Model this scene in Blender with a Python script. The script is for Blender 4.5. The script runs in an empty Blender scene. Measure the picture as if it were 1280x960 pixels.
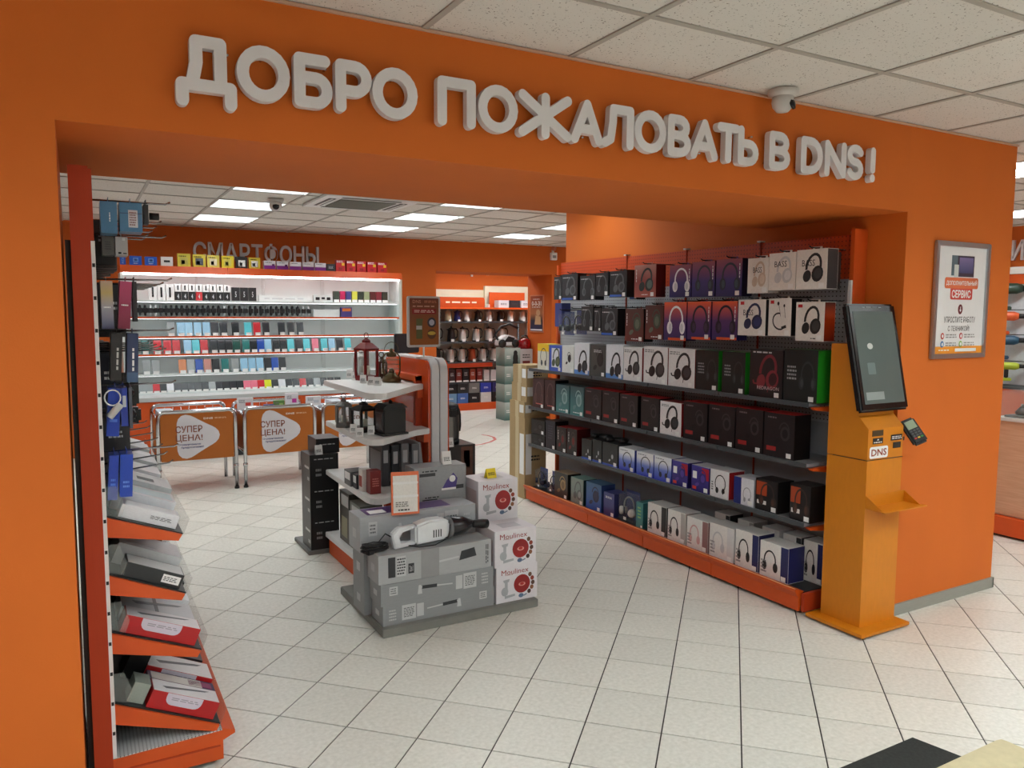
import bpy, bmesh, math, random
from mathutils import Vector, Matrix
random.seed(7)
PI = math.pi
SC = bpy.context.scene
COL = SC.collection

# ------------------------------------------------------------------ camera
F0, YAW, PITCH, ROLL, CAMH = 973.75, .5111, .0910, .0049, 1.635
fwd = Vector((math.sin(YAW)*math.cos(PITCH), math.cos(YAW)*math.cos(PITCH), -math.sin(PITCH)))
r0 = Vector((math.cos(YAW), -math.sin(YAW), 0)); u0 = r0.cross(fwd)
rgt = r0*math.cos(ROLL) + u0*math.sin(ROLL); upv = u0*math.cos(ROLL) - r0*math.sin(ROLL)
cam_d = bpy.data.cameras.new('camera'); cam_d.sensor_width = 36; cam_d.sensor_fit = 'HORIZONTAL'
cam_d.lens = F0/1280*36; cam_d.clip_start = .05
cam = bpy.data.objects.new('camera', cam_d); COL.objects.link(cam)
cam.matrix_world = Matrix(((rgt.x, upv.x, -fwd.x, 0), (rgt.y, upv.y, -fwd.y, 0), (rgt.z, upv.z, -fwd.z, CAMH), (0, 0, 0, 1)))
SC.camera = cam

# ------------------------------------------------------------------ world, exposure, light levels
w = bpy.data.worlds.new('world'); SC.world = w; w.use_nodes = True
w.node_tree.nodes['Background'].inputs[0].default_value = (.9, .95, 1, 1)
w.node_tree.nodes['Background'].inputs[1].default_value = .15
SC.view_settings.view_transform = 'Standard'; SC.view_settings.look = 'None'
SC.view_settings.gamma = 1; SC.view_settings.use_curve_mapping = False
SC.view_settings.exposure = 0.12
TUBE_FRONT, TUBE_BACK, LED = 32, 12.8, 8.0      # emission of the ceiling tubes and of the case lights

ORD = ['first', 'second', 'third', 'fourth', 'fifth', 'sixth', 'seventh', 'eighth', 'ninth', 'tenth', 'eleventh', 'twelfth']+['further']*30
def PX(px, py, ax, val):
    """where the line of sight through a photo pixel (1280x960) meets the plane ax = val"""
    d = fwd + rgt*((px-640)/F0) - upv*((py-480)/F0)
    o = Vector((0, 0, CAMH)); i = 'xyz'.index(ax)
    return o + d*((val-o[i])/d[i])
def to_px(p):
    q = Vector(p) - Vector((0, 0, CAMH)); d = q.dot(fwd)
    return (640+F0*q.dot(rgt)/d, 480-F0*q.dot(upv)/d, d)

# ------------------------------------------------------------------ materials
def lin(c):
    return tuple(((v/255)/12.92 if v/255 <= .04045 else ((v/255+.055)/1.055)**2.4) for v in c)
_M = {}
def base_mat(name):
    m = bpy.data.materials.new(name); m.use_nodes = True
    nt = m.node_tree; return m, nt, nt.nodes['Principled BSDF']
def mt(rgb, r=.5, m=0., e=0., a=1., n=.05, coat=0., sc=14., bump=0., tr=0.):
    key = (tuple(rgb), r, m, e, a, n, coat, sc, bump, tr)
    if key in _M: return _M[key]
    ma, nt, b = base_mat('surface_%d_%d_%d' % tuple(int(v) for v in rgb))
    tc = nt.nodes.new('ShaderNodeTexCoord'); nz = nt.nodes.new('ShaderNodeTexNoise')
    nz.inputs['Scale'].default_value = sc; nz.inputs['Detail'].default_value = 3
    nt.links.new(tc.outputs['Object'], nz.inputs['Vector'])
    rp = nt.nodes.new('ShaderNodeValToRGB'); c = lin(rgb)
    rp.color_ramp.elements[0].position = .3; rp.color_ramp.elements[1].position = .7
    rp.color_ramp.elements[0].color = tuple(v*(1-n) for v in c)+(1,)
    rp.color_ramp.elements[1].color = tuple(min(1, v*(1+n)) for v in c)+(1,)
    nt.links.new(nz.outputs['Fac'], rp.inputs['Fac']); nt.links.new(rp.outputs['Color'], b.inputs['Base Color'])
    b.inputs['Roughness'].default_value = r; b.inputs['Metallic'].default_value = m
    b.inputs['Coat Weight'].default_value = coat; b.inputs['Alpha'].default_value = a
    b.inputs['Transmission Weight'].default_value = tr
    if e:
        nt.links.new(rp.outputs['Color'], b.inputs['Emission Color']); b.inputs['Emission Strength'].default_value = e
    if bump:
        bp = nt.nodes.new('ShaderNodeBump'); bp.inputs['Strength'].default_value = bump
        bp.inputs['Distance'].default_value = .002
        n2 = nt.nodes.new('ShaderNodeTexNoise'); n2.inputs['Scale'].default_value = 180
        nt.links.new(tc.outputs['Object'], n2.inputs['Vector']); nt.links.new(n2.outputs['Fac'], bp.inputs['Height'])
        nt.links.new(bp.outputs['Normal'], b.inputs['Normal'])
    _M[key] = ma; return ma
def grad(*stops, r=.35):
    key = ('g', stops, r)
    if key in _M: return _M[key]
    ma, nt, b = base_mat('printed_gradient')
    tc = nt.nodes.new('ShaderNodeTexCoord'); sp = nt.nodes.new('ShaderNodeSeparateXYZ'); rp = nt.nodes.new('ShaderNodeValToRGB')
    nt.links.new(tc.outputs['Generated'], sp.inputs[0]); nt.links.new(sp.outputs['Z'], rp.inputs['Fac'])
    el = rp.color_ramp.elements
    while len(el) < len(stops): el.new(.5)
    for k, (p, c) in enumerate(stops): el[k].position = p
    for k, (p, c) in enumerate(stops): el[k].color = lin(c)+(1,)
    nt.links.new(rp.outputs['Color'], b.inputs['Base Color']); b.inputs['Roughness'].default_value = r
    _M[key] = ma; return ma
def peg_mat(rgb, name, axes='YZ', pitch=.025, hole=.16, dark=(30, 28, 28), r=.45):
    ma, nt, b = base_mat(name)
    g = nt.nodes.new('ShaderNodeNewGeometry'); sp = nt.nodes.new('ShaderNodeSeparateXYZ')
    nt.links.new(g.outputs['Position'], sp.inputs[0])
    ds = []
    for ax in axes:
        a = nt.nodes.new('ShaderNodeMath'); a.operation = 'DIVIDE'; a.inputs[1].default_value = pitch
        f = nt.nodes.new('ShaderNodeMath'); f.operation = 'FRACT'; s = nt.nodes.new('ShaderNodeMath'); s.operation = 'SUBTRACT'; s.inputs[1].default_value = .5
        q = nt.nodes.new('ShaderNodeMath'); q.operation = 'POWER'; q.inputs[1].default_value = 2
        ab = nt.nodes.new('ShaderNodeMath'); ab.operation = 'ABSOLUTE'
        nt.links.new(sp.outputs[ax], a.inputs[0]); nt.links.new(a.outputs[0], f.inputs[0]); nt.links.new(f.outputs[0], s.inputs[0])
        nt.links.new(s.outputs[0], ab.inputs[0]); nt.links.new(ab.outputs[0], q.inputs[0]); ds.append(q)
    ad = nt.nodes.new('ShaderNodeMath'); ad.operation = 'ADD'
    nt.links.new(ds[0].outputs[0], ad.inputs[0]); nt.links.new(ds[1].outputs[0], ad.inputs[1])
    lt = nt.nodes.new('ShaderNodeMath'); lt.operation = 'LESS_THAN'; lt.inputs[1].default_value = hole**2
    nt.links.new(ad.outputs[0], lt.inputs[0])
    mx = nt.nodes.new('ShaderNodeMix'); mx.data_type = 'RGBA'
    mx.inputs[6].default_value = lin(rgb)+(1,); mx.inputs[7].default_value = lin(dark)+(1,)
    nt.links.new(lt.outputs[0], mx.inputs[0]); nt.links.new(mx.outputs[2], b.inputs['Base Color'])
    b.inputs['Roughness'].default_value = r
    return ma
def tile_mat():
    ma, nt, b = base_mat('ceramic_floor_tile')
    tc = nt.nodes.new('ShaderNodeTexCoord'); oi = nt.nodes.new('ShaderNodeObjectInfo'); geo = nt.nodes.new('ShaderNodeNewGeometry')
    nz = nt.nodes.new('ShaderNodeTexNoise'); nz.inputs['Scale'].default_value = 55; nz.inputs['Detail'].default_value = 5
    nt.links.new(geo.outputs['Position'], nz.inputs['Vector'])
    rp = nt.nodes.new('ShaderNodeValToRGB')
    rp.color_ramp.elements[0].position = .25; rp.color_ramp.elements[1].position = .75
    rp.color_ramp.elements[0].color = lin((212, 211, 200))+(1,); rp.color_ramp.elements[1].color = lin((234, 233, 224))+(1,)
    nt.links.new(nz.outputs['Fac'], rp.inputs['Fac'])
    mr = nt.nodes.new('ShaderNodeMapRange'); mr.inputs[3].default_value = .95; mr.inputs[4].default_value = 1.05
    nt.links.new(oi.outputs['Random'], mr.inputs[0])
    hv = nt.nodes.new('ShaderNodeHueSaturation'); nt.links.new(mr.outputs[0], hv.inputs['Value']); nt.links.new(rp.outputs['Color'], hv.inputs['Color'])
    nt.links.new(hv.outputs['Color'], b.inputs['Base Color'])
    b.inputs['Roughness'].default_value = .34; b.inputs['Specular IOR Level'].default_value = .4
    return ma
def ceil_mat():
    ma, nt, b = base_mat('mineral_fibre_tile')
    geo = nt.nodes.new('ShaderNodeNewGeometry'); oi = nt.nodes.new('ShaderNodeObjectInfo')
    vo = nt.nodes.new('ShaderNodeTexNoise'); vo.inputs['Scale'].default_value = 130; vo.inputs['Detail'].default_value = 1
    nt.links.new(geo.outputs['Position'], vo.inputs['Vector'])
    rp = nt.nodes.new('ShaderNodeValToRGB')
    rp.color_ramp.elements[0].position = .27; rp.color_ramp.elements[1].position = .33
    rp.color_ramp.elements[0].color = lin((130, 118, 104))+(1,); rp.color_ramp.elements[1].color = lin((226, 221, 213))+(1,)
    nt.links.new(vo.outputs['Fac'], rp.inputs['Fac'])
    mr = nt.nodes.new('ShaderNodeMapRange'); mr.inputs[3].default_value = .94; mr.inputs[4].default_value = 1.04
    nt.links.new(oi.outputs['Random'], mr.inputs[0])
    hv = nt.nodes.new('ShaderNodeHueSaturation'); nt.links.new(mr.outputs[0], hv.inputs['Value']); nt.links.new(rp.outputs['Color'], hv.inputs['Color'])
    nt.links.new(hv.outputs['Color'], b.inputs['Base Color']); b.inputs['Roughness'].default_value = .9
    return ma
def wood_mat():
    ma, nt, b = base_mat('light_wood_laminate')
    geo = nt.nodes.new('ShaderNodeNewGeometry'); mp = nt.nodes.new('ShaderNodeMapping'); mp.inputs['Scale'].default_value = (2, 2, 26)
    nz = nt.nodes.new('ShaderNodeTexNoise'); nz.inputs['Scale'].default_value = 3; nz.inputs['Detail'].default_value = 6
    nt.links.new(geo.outputs['Position'], mp.inputs['Vector']); nt.links.new(mp.outputs[0], nz.inputs['Vector'])
    rp = nt.nodes.new('ShaderNodeValToRGB')
    rp.color_ramp.elements[0].color = lin((186, 140, 108))+(1,); rp.color_ramp.elements[1].color = lin((222, 184, 152))+(1,)
    nt.links.new(nz.outputs['Fac'], rp.inputs['Fac']); nt.links.new(rp.outputs['Color'], b.inputs['Base Color']); b.inputs['Roughness'].default_value = .45
    return ma

WALL = mt((210, 104, 22), .75, n=.03, sc=3, bump=.15)
WALLB = mt((204, 96, 20), .75, n=.03, sc=3, bump=.15)
ORANGE = mt((206, 80, 16), .5, n=.03); DKOR = mt((172, 54, 4), .65, n=.03)
KIOSK = mt((206, 124, 8), .5, n=.03)
WHITE = mt((232, 232, 230), .4, n=.02); PAPER = mt((240, 240, 238), .6, n=.02); BLACK = mt((22, 22, 24), .45)
GREYM = mt((122, 126, 130), .45); DGREY = mt((62, 65, 68), .5); CHROME = mt((205, 205, 208), .12, 1., n=.02)
STEEL = mt((150, 150, 150), .28, 1., n=.04); YEL = mt((238, 214, 40), .5); CREAM = mt((222, 216, 192), .6)
RED = mt((190, 30, 28), .4); GLASS = mt((205, 225, 222), .08, a=.09, n=.0); PLEXI = mt((200, 210, 205), .1, a=.12, n=.0)
CLEAR = mt((210, 220, 225), .12, a=.08, n=.0)

# ------------------------------------------------------------------ mesh helpers
def new_mesh(name, verts, faces, mats=(), mi=None, smooth=False):
    me = bpy.data.meshes.new(name); me.from_pydata([tuple(v) for v in verts], [], faces)
    for m in mats: me.materials.append(m)
    if mi: me.polygons.foreach_set('material_index', mi)
    if smooth: me.polygons.foreach_set('use_smooth', [True]*len(me.polygons))
    me.update(); return me
def bm_mesh(name, bm, mat=None, smooth=False):
    bmesh.ops.recalc_face_normals(bm, faces=bm.faces)
    me = bpy.data.meshes.new(name); bm.to_mesh(me); bm.free()
    if mat: me.materials.append(mat)
    if smooth: me.polygons.foreach_set('use_smooth', [True]*len(me.polygons))
    return me
_c = [(x, y, z) for z in (-.5, .5) for y in (-.5, .5) for x in (-.5, .5)]
UC = new_mesh('unit_box', _c, [(0, 2, 3, 1), (4, 5, 7, 6), (0, 1, 5, 4), (2, 6, 7, 3), (0, 4, 6, 2), (1, 3, 7, 5)], [WHITE])
def link(name, data, parent=None, loc=(0, 0, 0), rot=(0, 0, 0), scale=(1, 1, 1), mats=None):
    o = bpy.data.objects.new(name, data); COL.objects.link(o)
    if parent is not None: o.parent = parent
    o.location = loc; o.rotation_euler = rot; o.scale = scale
    if mats:
        for k, m in enumerate(mats):
            if k < len(o.material_slots):
                o.material_slots[k].link = 'OBJECT'; o.material_slots[k].material = m
    return o
def box(name, parent, x0, x1, y0, y1, z0, z1, mat, rot=(0, 0, 0)):
    return link(name, UC, parent, ((x0+x1)/2, (y0+y1)/2, (z0+z1)/2), rot, (abs(x1-x0), abs(y1-y0), abs(z1-z0)), [mat])
def tag(o, label, cat, group=None):
    o['label'] = label; o['category'] = cat
    if group: o['group'] = group
    return o
def thing(name, label, cat, loc=(0, 0, 0), rotz=0, group=None, rot=None):
    o = bpy.data.objects.new(name, None); COL.objects.link(o); o.empty_display_size = .05
    o.location = loc; o.rotation_euler = rot or (0, 0, rotz)
    return tag(o, label, cat, group)
def struct(o): o['kind'] = 'structure'; return o
def copy_tree(o, loc, rotz=None, label=None, group=None):
    r = o.copy(); COL.objects.link(r); r.location = loc
    if rotz is not None: r.rotation_euler = (0, 0, rotz)
    if label: r['label'] = label
    if group: r['group'] = group
    for ch in o.children:
        c = ch.copy(); COL.objects.link(c); c.parent = r
        for g in ch.children:
            d = g.copy(); COL.objects.link(d); d.parent = c
    return r
def tube_mesh(pts, r, n=8, mat=None, cyc=False):
    pts = [Vector(p) for p in pts]; bm = bmesh.new(); rings = []; N = len(pts)
    ref = None
    for i, p in enumerate(pts):
        a = pts[(i-1) % N] if (cyc or i > 0) else p; b = pts[(i+1) % N] if (cyc or i < N-1) else p
        t = (b-a).normalized()
        if ref is None: ref = t.orthogonal().normalized()
        ref = (ref - t*ref.dot(t)).normalized(); s = t.cross(ref)
        rr = r[i] if isinstance(r, (list, tuple)) else r
        rings.append([bm.verts.new(p + ref*math.cos(2*PI*k/n)*rr + s*math.sin(2*PI*k/n)*rr) for k in range(n)])
    for i in range(N if cyc else N-1):
        A, B = rings[i], rings[(i+1) % N]
        for k in range(n): bm.faces.new((A[k], A[(k+1) % n], B[(k+1) % n], B[k]))
    if not cyc: bm.faces.new(rings[0][::-1]); bm.faces.new(rings[-1])
    return bm_mesh('tube', bm, mat, True)
def tube(name, parent, pts, r, mat, n=8, cyc=False): return link(name, tube_mesh(pts, r, n, mat, cyc), parent)
def lathe_mesh(prof, n=16, mat=None, smooth=True, phase=0):
    bm = bmesh.new(); rings = []
    for r, z in prof:
        rings.append([bm.verts.new((r*math.cos(2*PI*k/n+phase), r*math.sin(2*PI*k/n+phase), z)) for k in range(n)] if r > 1e-5 else [bm.verts.new((0, 0, z))])
    for A, B in zip(rings, rings[1:]):
        for k in range(n):
            v = [A[k % len(A)], A[(k+1) % len(A)], B[(k+1) % len(B)], B[k % len(B)]]
            u = []
            for q in v:
                if q not in u: u.append(q)
            if len(u) > 2: bm.faces.new(u)
    for R in (rings[0], rings[-1]):
        if len(R) > 2: bm.faces.new(R)
    return bm_mesh('lathe', bm, mat, smooth)
def lathe(name, parent, prof, mat, loc=(0, 0, 0), n=16, smooth=True, phase=0, rot=(0, 0, 0)):
    return link(name, lathe_mesh(prof, n, mat, smooth, phase), parent, loc, rot)
def prism_mesh(pts, d0, d1, plane='xz', mat=None, bev=0.):
    """polygon pts in a plane extruded from d0 to d1 along the remaining axis"""
    bm = bmesh.new()
    def mk(p, d):
        return {'xz': (p[0], d, p[1]), 'xy': (p[0], p[1], d), 'yz': (d, p[0], p[1])}[plane]
    a = [bm.verts.new(mk(p, d0)) for p in pts]; b = [bm.verts.new(mk(p, d1)) for p in pts]
    bm.faces.new(a); bm.faces.new(b[::-1]); n = len(pts)
    for k in range(n): bm.faces.new((a[k], a[(k+1) % n], b[(k+1) % n], b[k]))
    if bev: bmesh.ops.bevel(bm, geom=[e for e in bm.edges], offset=bev, segments=2, affect='EDGES', clamp_overlap=True)
    return bm_mesh('prism', bm, mat)
def prism(name, parent, pts, d0, d1, plane, mat, bev=0., loc=(0, 0, 0), rot=(0, 0, 0)):
    return link(name, prism_mesh(pts, d0, d1, plane, mat, bev), parent, loc, rot)
def bbox_mesh(x0, x1, y0, y1, z0, z1, mat, r=.01, seg=2):
    bm = bmesh.new(); bmesh.ops.create_cube(bm, size=1)
    for v in bm.verts: v.co = Vector(((x0+x1)/2+v.co.x*(x1-x0), (y0+y1)/2+v.co.y*(y1-y0), (z0+z1)/2+v.co.z*(z1-z0)))
    bmesh.ops.bevel(bm, geom=list(bm.edges), offset=r, segments=seg, affect='EDGES')
    return bm_mesh('rounded_box', bm, mat)
def rbox(name, parent, x0, x1, y0, y1, z0, z1, mat, r=.01, seg=2, rot=(0, 0, 0)):
    c = ((x0+x1)/2, (y0+y1)/2, (z0+z1)/2); a, b, h = (x1-x0)/2, (y1-y0)/2, (z1-z0)/2
    return link(name, bbox_mesh(-a, a, -b, b, -h, h, mat, r, seg), parent, c, rot)
def rrect(x0, x1, z0, z1, r, n=5, corners=(1, 1, 1, 1)):
    """rounded rectangle outline: corners = bottom-left, bottom-right, top-right, top-left"""
    P = []
    for (cx, cz, a0, on, sx, sz) in ((x0, z0, PI, corners[0], 1, 1), (x1, z0, 1.5*PI, corners[1], -1, 1), (x1, z1, 0, corners[2], -1, -1), (x0, z1, .5*PI, corners[3], 1, -1)):
        if on:
            for k in range(n+1):
                a = a0 + .5*PI*k/n; P.append((cx+sx*r+r*math.cos(a), cz+sz*r+r*math.sin(a)))
        else: P.append((cx, cz))
    return P
_T = {}
def text_mesh(s, bold=0.):
    key = s if not bold else (s, bold)
    if key in _T: return _T[key]
    cu = bpy.data.curves.new('lettering', 'FONT'); cu.body = s; cu.offset = bold; cu.resolution_u = 2; cu.align_x = 'LEFT'
    ob = bpy.data.objects.new('lettering', cu); me = bpy.data.meshes.new_from_object(ob)
    vs = [v.co.copy() for v in me.vertices]
    x0 = min(v.x for v in vs); x1 = max(v.x for v in vs); y0 = min(v.y for v in vs); y1 = max(v.y for v in vs)
    for v in me.vertices: v.co = Vector((v.co.x-(x0+x1)/2, 0, v.co.y-(y0+y1)/2))
    me.materials.clear(); me.materials.append(WHITE); me.update()
    bpy.data.objects.remove(ob); _T[key] = (me, x1-x0, y1-y0); return _T[key]
def text(s, parent, cx, y, cz, mat, w=None, h=None, rot=(0, 0, 0), name='lettering', bold=0.):
    """flat lettering facing local -Y, centred at (cx, y, cz), fitted to width w and/or height h"""
    me, mw, mh = text_mesh(s, bold)
    sx = w/mw if w else None; sz = h/mh if h else None
    sx = sx or sz; sz = sz or sx
    return link(name, me, parent, (cx, y, cz), rot, (sx, 1, sz), [mat])
def poly2d(polys, mats, mi=None):
    """flat print facing -Y made of polygons [(x,z)...]"""
    V, Fc = [], []
    for kk, p in enumerate(polys):
        yy = -.00001*kk - (.0003 if mi and mi[kk] else 0)
        a = sum(p[k][0]*p[(k+1) % len(p)][1]-p[(k+1) % len(p)][0]*p[k][1] for k in range(len(p)))
        q = p if a > 0 else p[::-1]
        Fc.append(tuple(range(len(V), len(V)+len(q)))); V += [(x, yy, z) for x, z in q]
    return new_mesh('print', V, Fc, mats, mi)
def ell(cx, cz, rx, rz, n=14, rot=0):
    return [(cx+rx*math.cos(2*PI*k/n)*math.cos(rot)-rz*math.sin(2*PI*k/n)*math.sin(rot), cz+rx*math.cos(2*PI*k/n)*math.sin(rot)+rz*math.sin(2*PI*k/n)*math.cos(rot)) for k in range(n)]
def arc_quads(cx, cz, rx, rz, t, a0, a1, n=12, rot=0):
    out = []
    def pt(a, s):
        x, z = (rx+s)*math.cos(a), (rz+s)*math.sin(a)
        return (cx+x*math.cos(rot)-z*math.sin(rot), cz+x*math.sin(rot)+z*math.cos(rot))
    for k in range(n):
        A, B = a0+(a1-a0)*k/n, a0+(a1-a0)*(k+1)/n
        out.append([pt(A, 0), pt(A, t), pt(B, t), pt(B, 0)])
    return out
def band(a, b, t):
    dx, dz = b[0]-a[0], b[1]-a[1]; l = math.hypot(dx, dz); nx, nz = -dz/l*t/2, dx/l*t/2
    return [(a[0]+nx, a[1]+nz), (b[0]+nx, b[1]+nz), (b[0]-nx, b[1]-nz), (a[0]-nx, a[1]-nz)]
# headphone prints in a unit square, slots: 0 main tone, 1 second tone
def _hp(kind):
    P, I = [], []
    def add(ps, i):
        for p in ps: P.append(p); I.append(i)
    if kind == 'front':
        add(arc_quads(0, .02, .27, .36, .07, -.35, PI+.35), 0)
        add([ell(-.3, -.22, .13, .2), ell(.3, -.22, .13, .2)], 0); add([ell(-.27, -.22, .07, .13), ell(.27, -.22, .07, .13)], 1)
    elif kind in ('side', 'gaming'):
        add(arc_quads(.02, .05, .2, .33, .08, -.5, PI+.4, rot=-.25), 0)
        add([ell(-.2, -.22, .14, .18, rot=-.3), ell(.16, -.16, .2, .24, rot=-.25)], 0); add([ell(.18, -.15, .13, .16, rot=-.25)], 1)
        if kind == 'gaming': add([band((-.2, -.3), (-.44, -.28), .04), band((-.44, -.28), (-.46, -.2), .05), band((.05, -.35), (.02, -.48), .02)], 0)
    elif kind == 'ring':
        add([ell(.12, .02, .22, .26)], 0); add([ell(.12, .02, .13, .17)], 1); add(arc_quads(.08, .1, .2, .28, .05, .2, PI-.2), 0)
        add([ell(-.22, -.28, .14, .08, rot=.5)], 1)
    elif kind == 'neck':
        add(arc_quads(-.05, -.15, .28, .22, .05, PI*.55, PI*1.75, rot=-.3), 0); add([band((-.1, .38), (0, 0), .015), band((.15, .3), (.22, -.05), .015), ell(-.12, .4, .05, .06), ell(.15, .33, .04, .05), band((.05, -.36), (.26, -.3), .09)], 0)
    elif kind == 'band':
        add(arc_quads(0, 0, .27, .34, .045, -.9, PI+.9), 0); add([ell(-.18, -.3, .09, .13), ell(.18, -.3, .09, .13)], 0)
    return poly2d(P, [WHITE, WHITE], I)
HP = {k: _hp(k) for k in ('front', 'side', 'gaming', 'ring', 'neck', 'band')}
def bars(rows, rnd):
    """illegible small print: rows of little bars in a unit square"""
    P = []
    for k in range(rows):
        x = -.5; z = .5-(k+.5)/rows
        while x < .4:
            l = rnd.uniform(.1, .28); P.append([(x, z-.25/rows), (min(.5, x+l), z-.25/rows), (min(.5, x+l), z+.25/rows), (x, z+.25/rows)]); x += l+.06
    return poly2d(P, [WHITE])
BARS = {n: bars(n, random.Random(n)) for n in (1, 2, 3, 4, 6)}
def small_print(parent, cx, y, cz, w_, h_, rows, mat, rot=(0, 0, 0)): return link('small_print', BARS[rows], parent, (cx, y, cz), rot, (w_, 1, h_), [mat])
def flat(parent, polys, y, mat, name='print', loc=(0, 0, 0), rot=(0, 0, 0)):
    return link(name, poly2d(polys, [mat]), parent, (loc[0], loc[1]+y, loc[2]), rot)

# ------------------------------------------------------------------ the setting
ZC = 2.607
TILE = tile_mat(); CTILE = ceil_mat()
floor = struct(box('floor', None, -4.2, 9.4, -3.2, 14.2, -.12, -.003, mt((40, 36, 32), .8)))
def child_unscaled(name, data, parent, loc, mats=None):
    """link a child under a scaled structure slab, keeping its own world size"""
    o = link(name, data, parent, mats=mats); o.matrix_parent_inverse = Matrix.LocRotScale(parent.location, None, parent.scale).inverted()
    o.location = loc; return o
T, GAP = .301, .0058
h = (T-GAP)/2
def tile_geo(cx, cy, V, Fc, hs=h, z0=-.003, z1=0.):
    c, s = math.cos(PI/4), math.sin(PI/4); n = len(V)
    for z in (z0, z1):
        for (a, b) in ((-hs, -hs), (hs, -hs), (hs, hs), (-hs, hs)): V.append((cx+a*c-b*s, cy+a*s+b*c, z))
    Fc.append((n+4, n+5, n+6, n+7))
    for k in range(4): Fc.append((n+k, n+(k+1) % 4, n+4+(k+1) % 4, n+4+k))
V, Fc = [], []; tile_geo(0, 0, V, Fc)
tile_me = new_mesh('tile', V, Fc, [TILE])
cells = []
for i in range(-45, 46):
    for j in range(-45, 46):
        cx = 1.9394 + T*((i+.5)*.70711 - (j+.5)*.70711); cy = 3.953 + T*(-(i+.5)*.70711 - (j+.5)*.70711)
        if not (-4 < cx < 9.2 and -3 < cy < 13.9): continue
        px, py, d = to_px((cx, cy, 0))
        cells.append((d if (d > .3 and -60 < px < 1340 and -60 < py < 1050) else 99+d, cx, cy))
cells.sort()
blocked = lambda x, y: (3.4 < x < 4.7 and 2.75 < y < 5.7) or (x < -.03 and y > 2.6) or (x < .35 and 2.9 < y < 4.8) or (1.35 < x < 2.1 and 3.75 < y < 5)
n = 0; V, Fc = [], []
for d, cx, cy in cells:
    if d < 90 and n < 300 and not blocked(cx, cy): child_unscaled('tile', tile_me, floor, (cx, cy, 0)); n += 1
    else: tile_geo(cx, cy, V, Fc)
child_unscaled('distant_tiles', new_mesh('tiles', V, Fc, [TILE]), floor, (0, 0, 0))['kind'] = 'stuff'

ceiling = struct(box('ceiling', None, -4.2, 9.4, -3.2, 14.2, 2.72, 2.8, mt((150, 148, 144), .9)))
BARM = mt((176, 170, 160), .5)
front_lights = [(x, y) for x in (-1.31, .49, 2.29, 4.09, 5.89) for y in (.3, -1.5)] + [(5.29, 2.70), (7.69, 3.9)]
back_lights = [(x, y) for x in (-.67, 1.13, 2.93) for y in (4.85, 6.05, 7.25, 8.45)] + [(x, y) for x in (4.73, 6.53) for y in (6.05, 7.25, 8.45)]
AC = (1.84, 2.68, 6.40, 7.20)
regions = [(-4.1, 9.3, -3.1, 2.577, 1.69, 2.10, front_lights), (4.765, 9.3, 2.577, 5.8, 1.69, 2.10, front_lights),
           (-4.1, 3.79, 3.545, 5.8, 1.13, 7.25, back_lights), (-4.1, 9.3, 5.8, 9.83, 1.13, 7.25, back_lights)]
tiles = []; bV, bF = [], []
def abox(V, Fc, x0, x1, y0, y1, z0, z1):
    n = len(V); V += [(x, y, z) for z in (z0, z1) for y in (y0, y1) for x in (x0, x1)]
    Fc += [tuple(n+k for k in f) for f in ((0, 2, 3, 1), (4, 5, 7, 6), (0, 1, 5, 4), (2, 6, 7, 3), (0, 4, 6, 2), (1, 3, 7, 5))]
for (x0, x1, y0, y1, ox, oy, lights) in regions:
    xs = sorted({round(max(x0, min(x1, ox+.6*k)), 4) for k in range(-20, 30)}); ys = sorted({round(max(y0, min(y1, oy+.6*k)), 4) for k in range(-20, 30)})
    for x in xs[1:-1]: abox(bV, bF, x-.012, x+.012, y0, y1, ZC-.002, ZC+.003)
    for y in ys[1:-1]: abox(bV, bF, x0, x1, y-.012, y+.012, ZC-.0015, ZC+.0035)
    for a, b in zip(xs, xs[1:]):
        for c, d in zip(ys, ys[1:]):
            if any(abs(a-lx) < .02 and abs(c-ly) < .02 for lx, ly in lights): continue
            tiles.append((a, b, c, d))
child_unscaled('ceiling_grid', new_mesh('grid', bV, bF, [BARM]), ceiling, (0, 0, 0))
# wall angle lining the header
vis = []
for t in tiles:
    px, py, d = to_px(((t[0]+t[1])/2, (t[2]+t[3])/2, ZC))
    vis.append((d if (d > .5 and -150 < px < 1430 and -150 < py < 330) else 99+abs(d), t))
vis.sort(); V, Fc = [], []; cache = {}
for k, (d, (a, b, c, e)) in enumerate(vis):
    if d < 90 and k < 300:
        key = (round(b-a, 3), round(e-c, 3))
        if key not in cache:
            v, f = [], []; abox(v, f, -key[0]/2+.001, key[0]/2-.001, -key[1]/2+.001, key[1]/2-.001, 0, .012); cache[key] = new_mesh('tile', v, f, [CTILE])
        child_unscaled('tile', cache[key], ceiling, ((a+b)/2, (c+e)/2, ZC+.004))
    else: abox(V, Fc, a, b, c, e, ZC+.004, ZC+.016)
child_unscaled('distant_tiles', new_mesh('tiles', V, Fc, [CTILE]), ceiling, (0, 0, 0))['kind'] = 'stuff'

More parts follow.
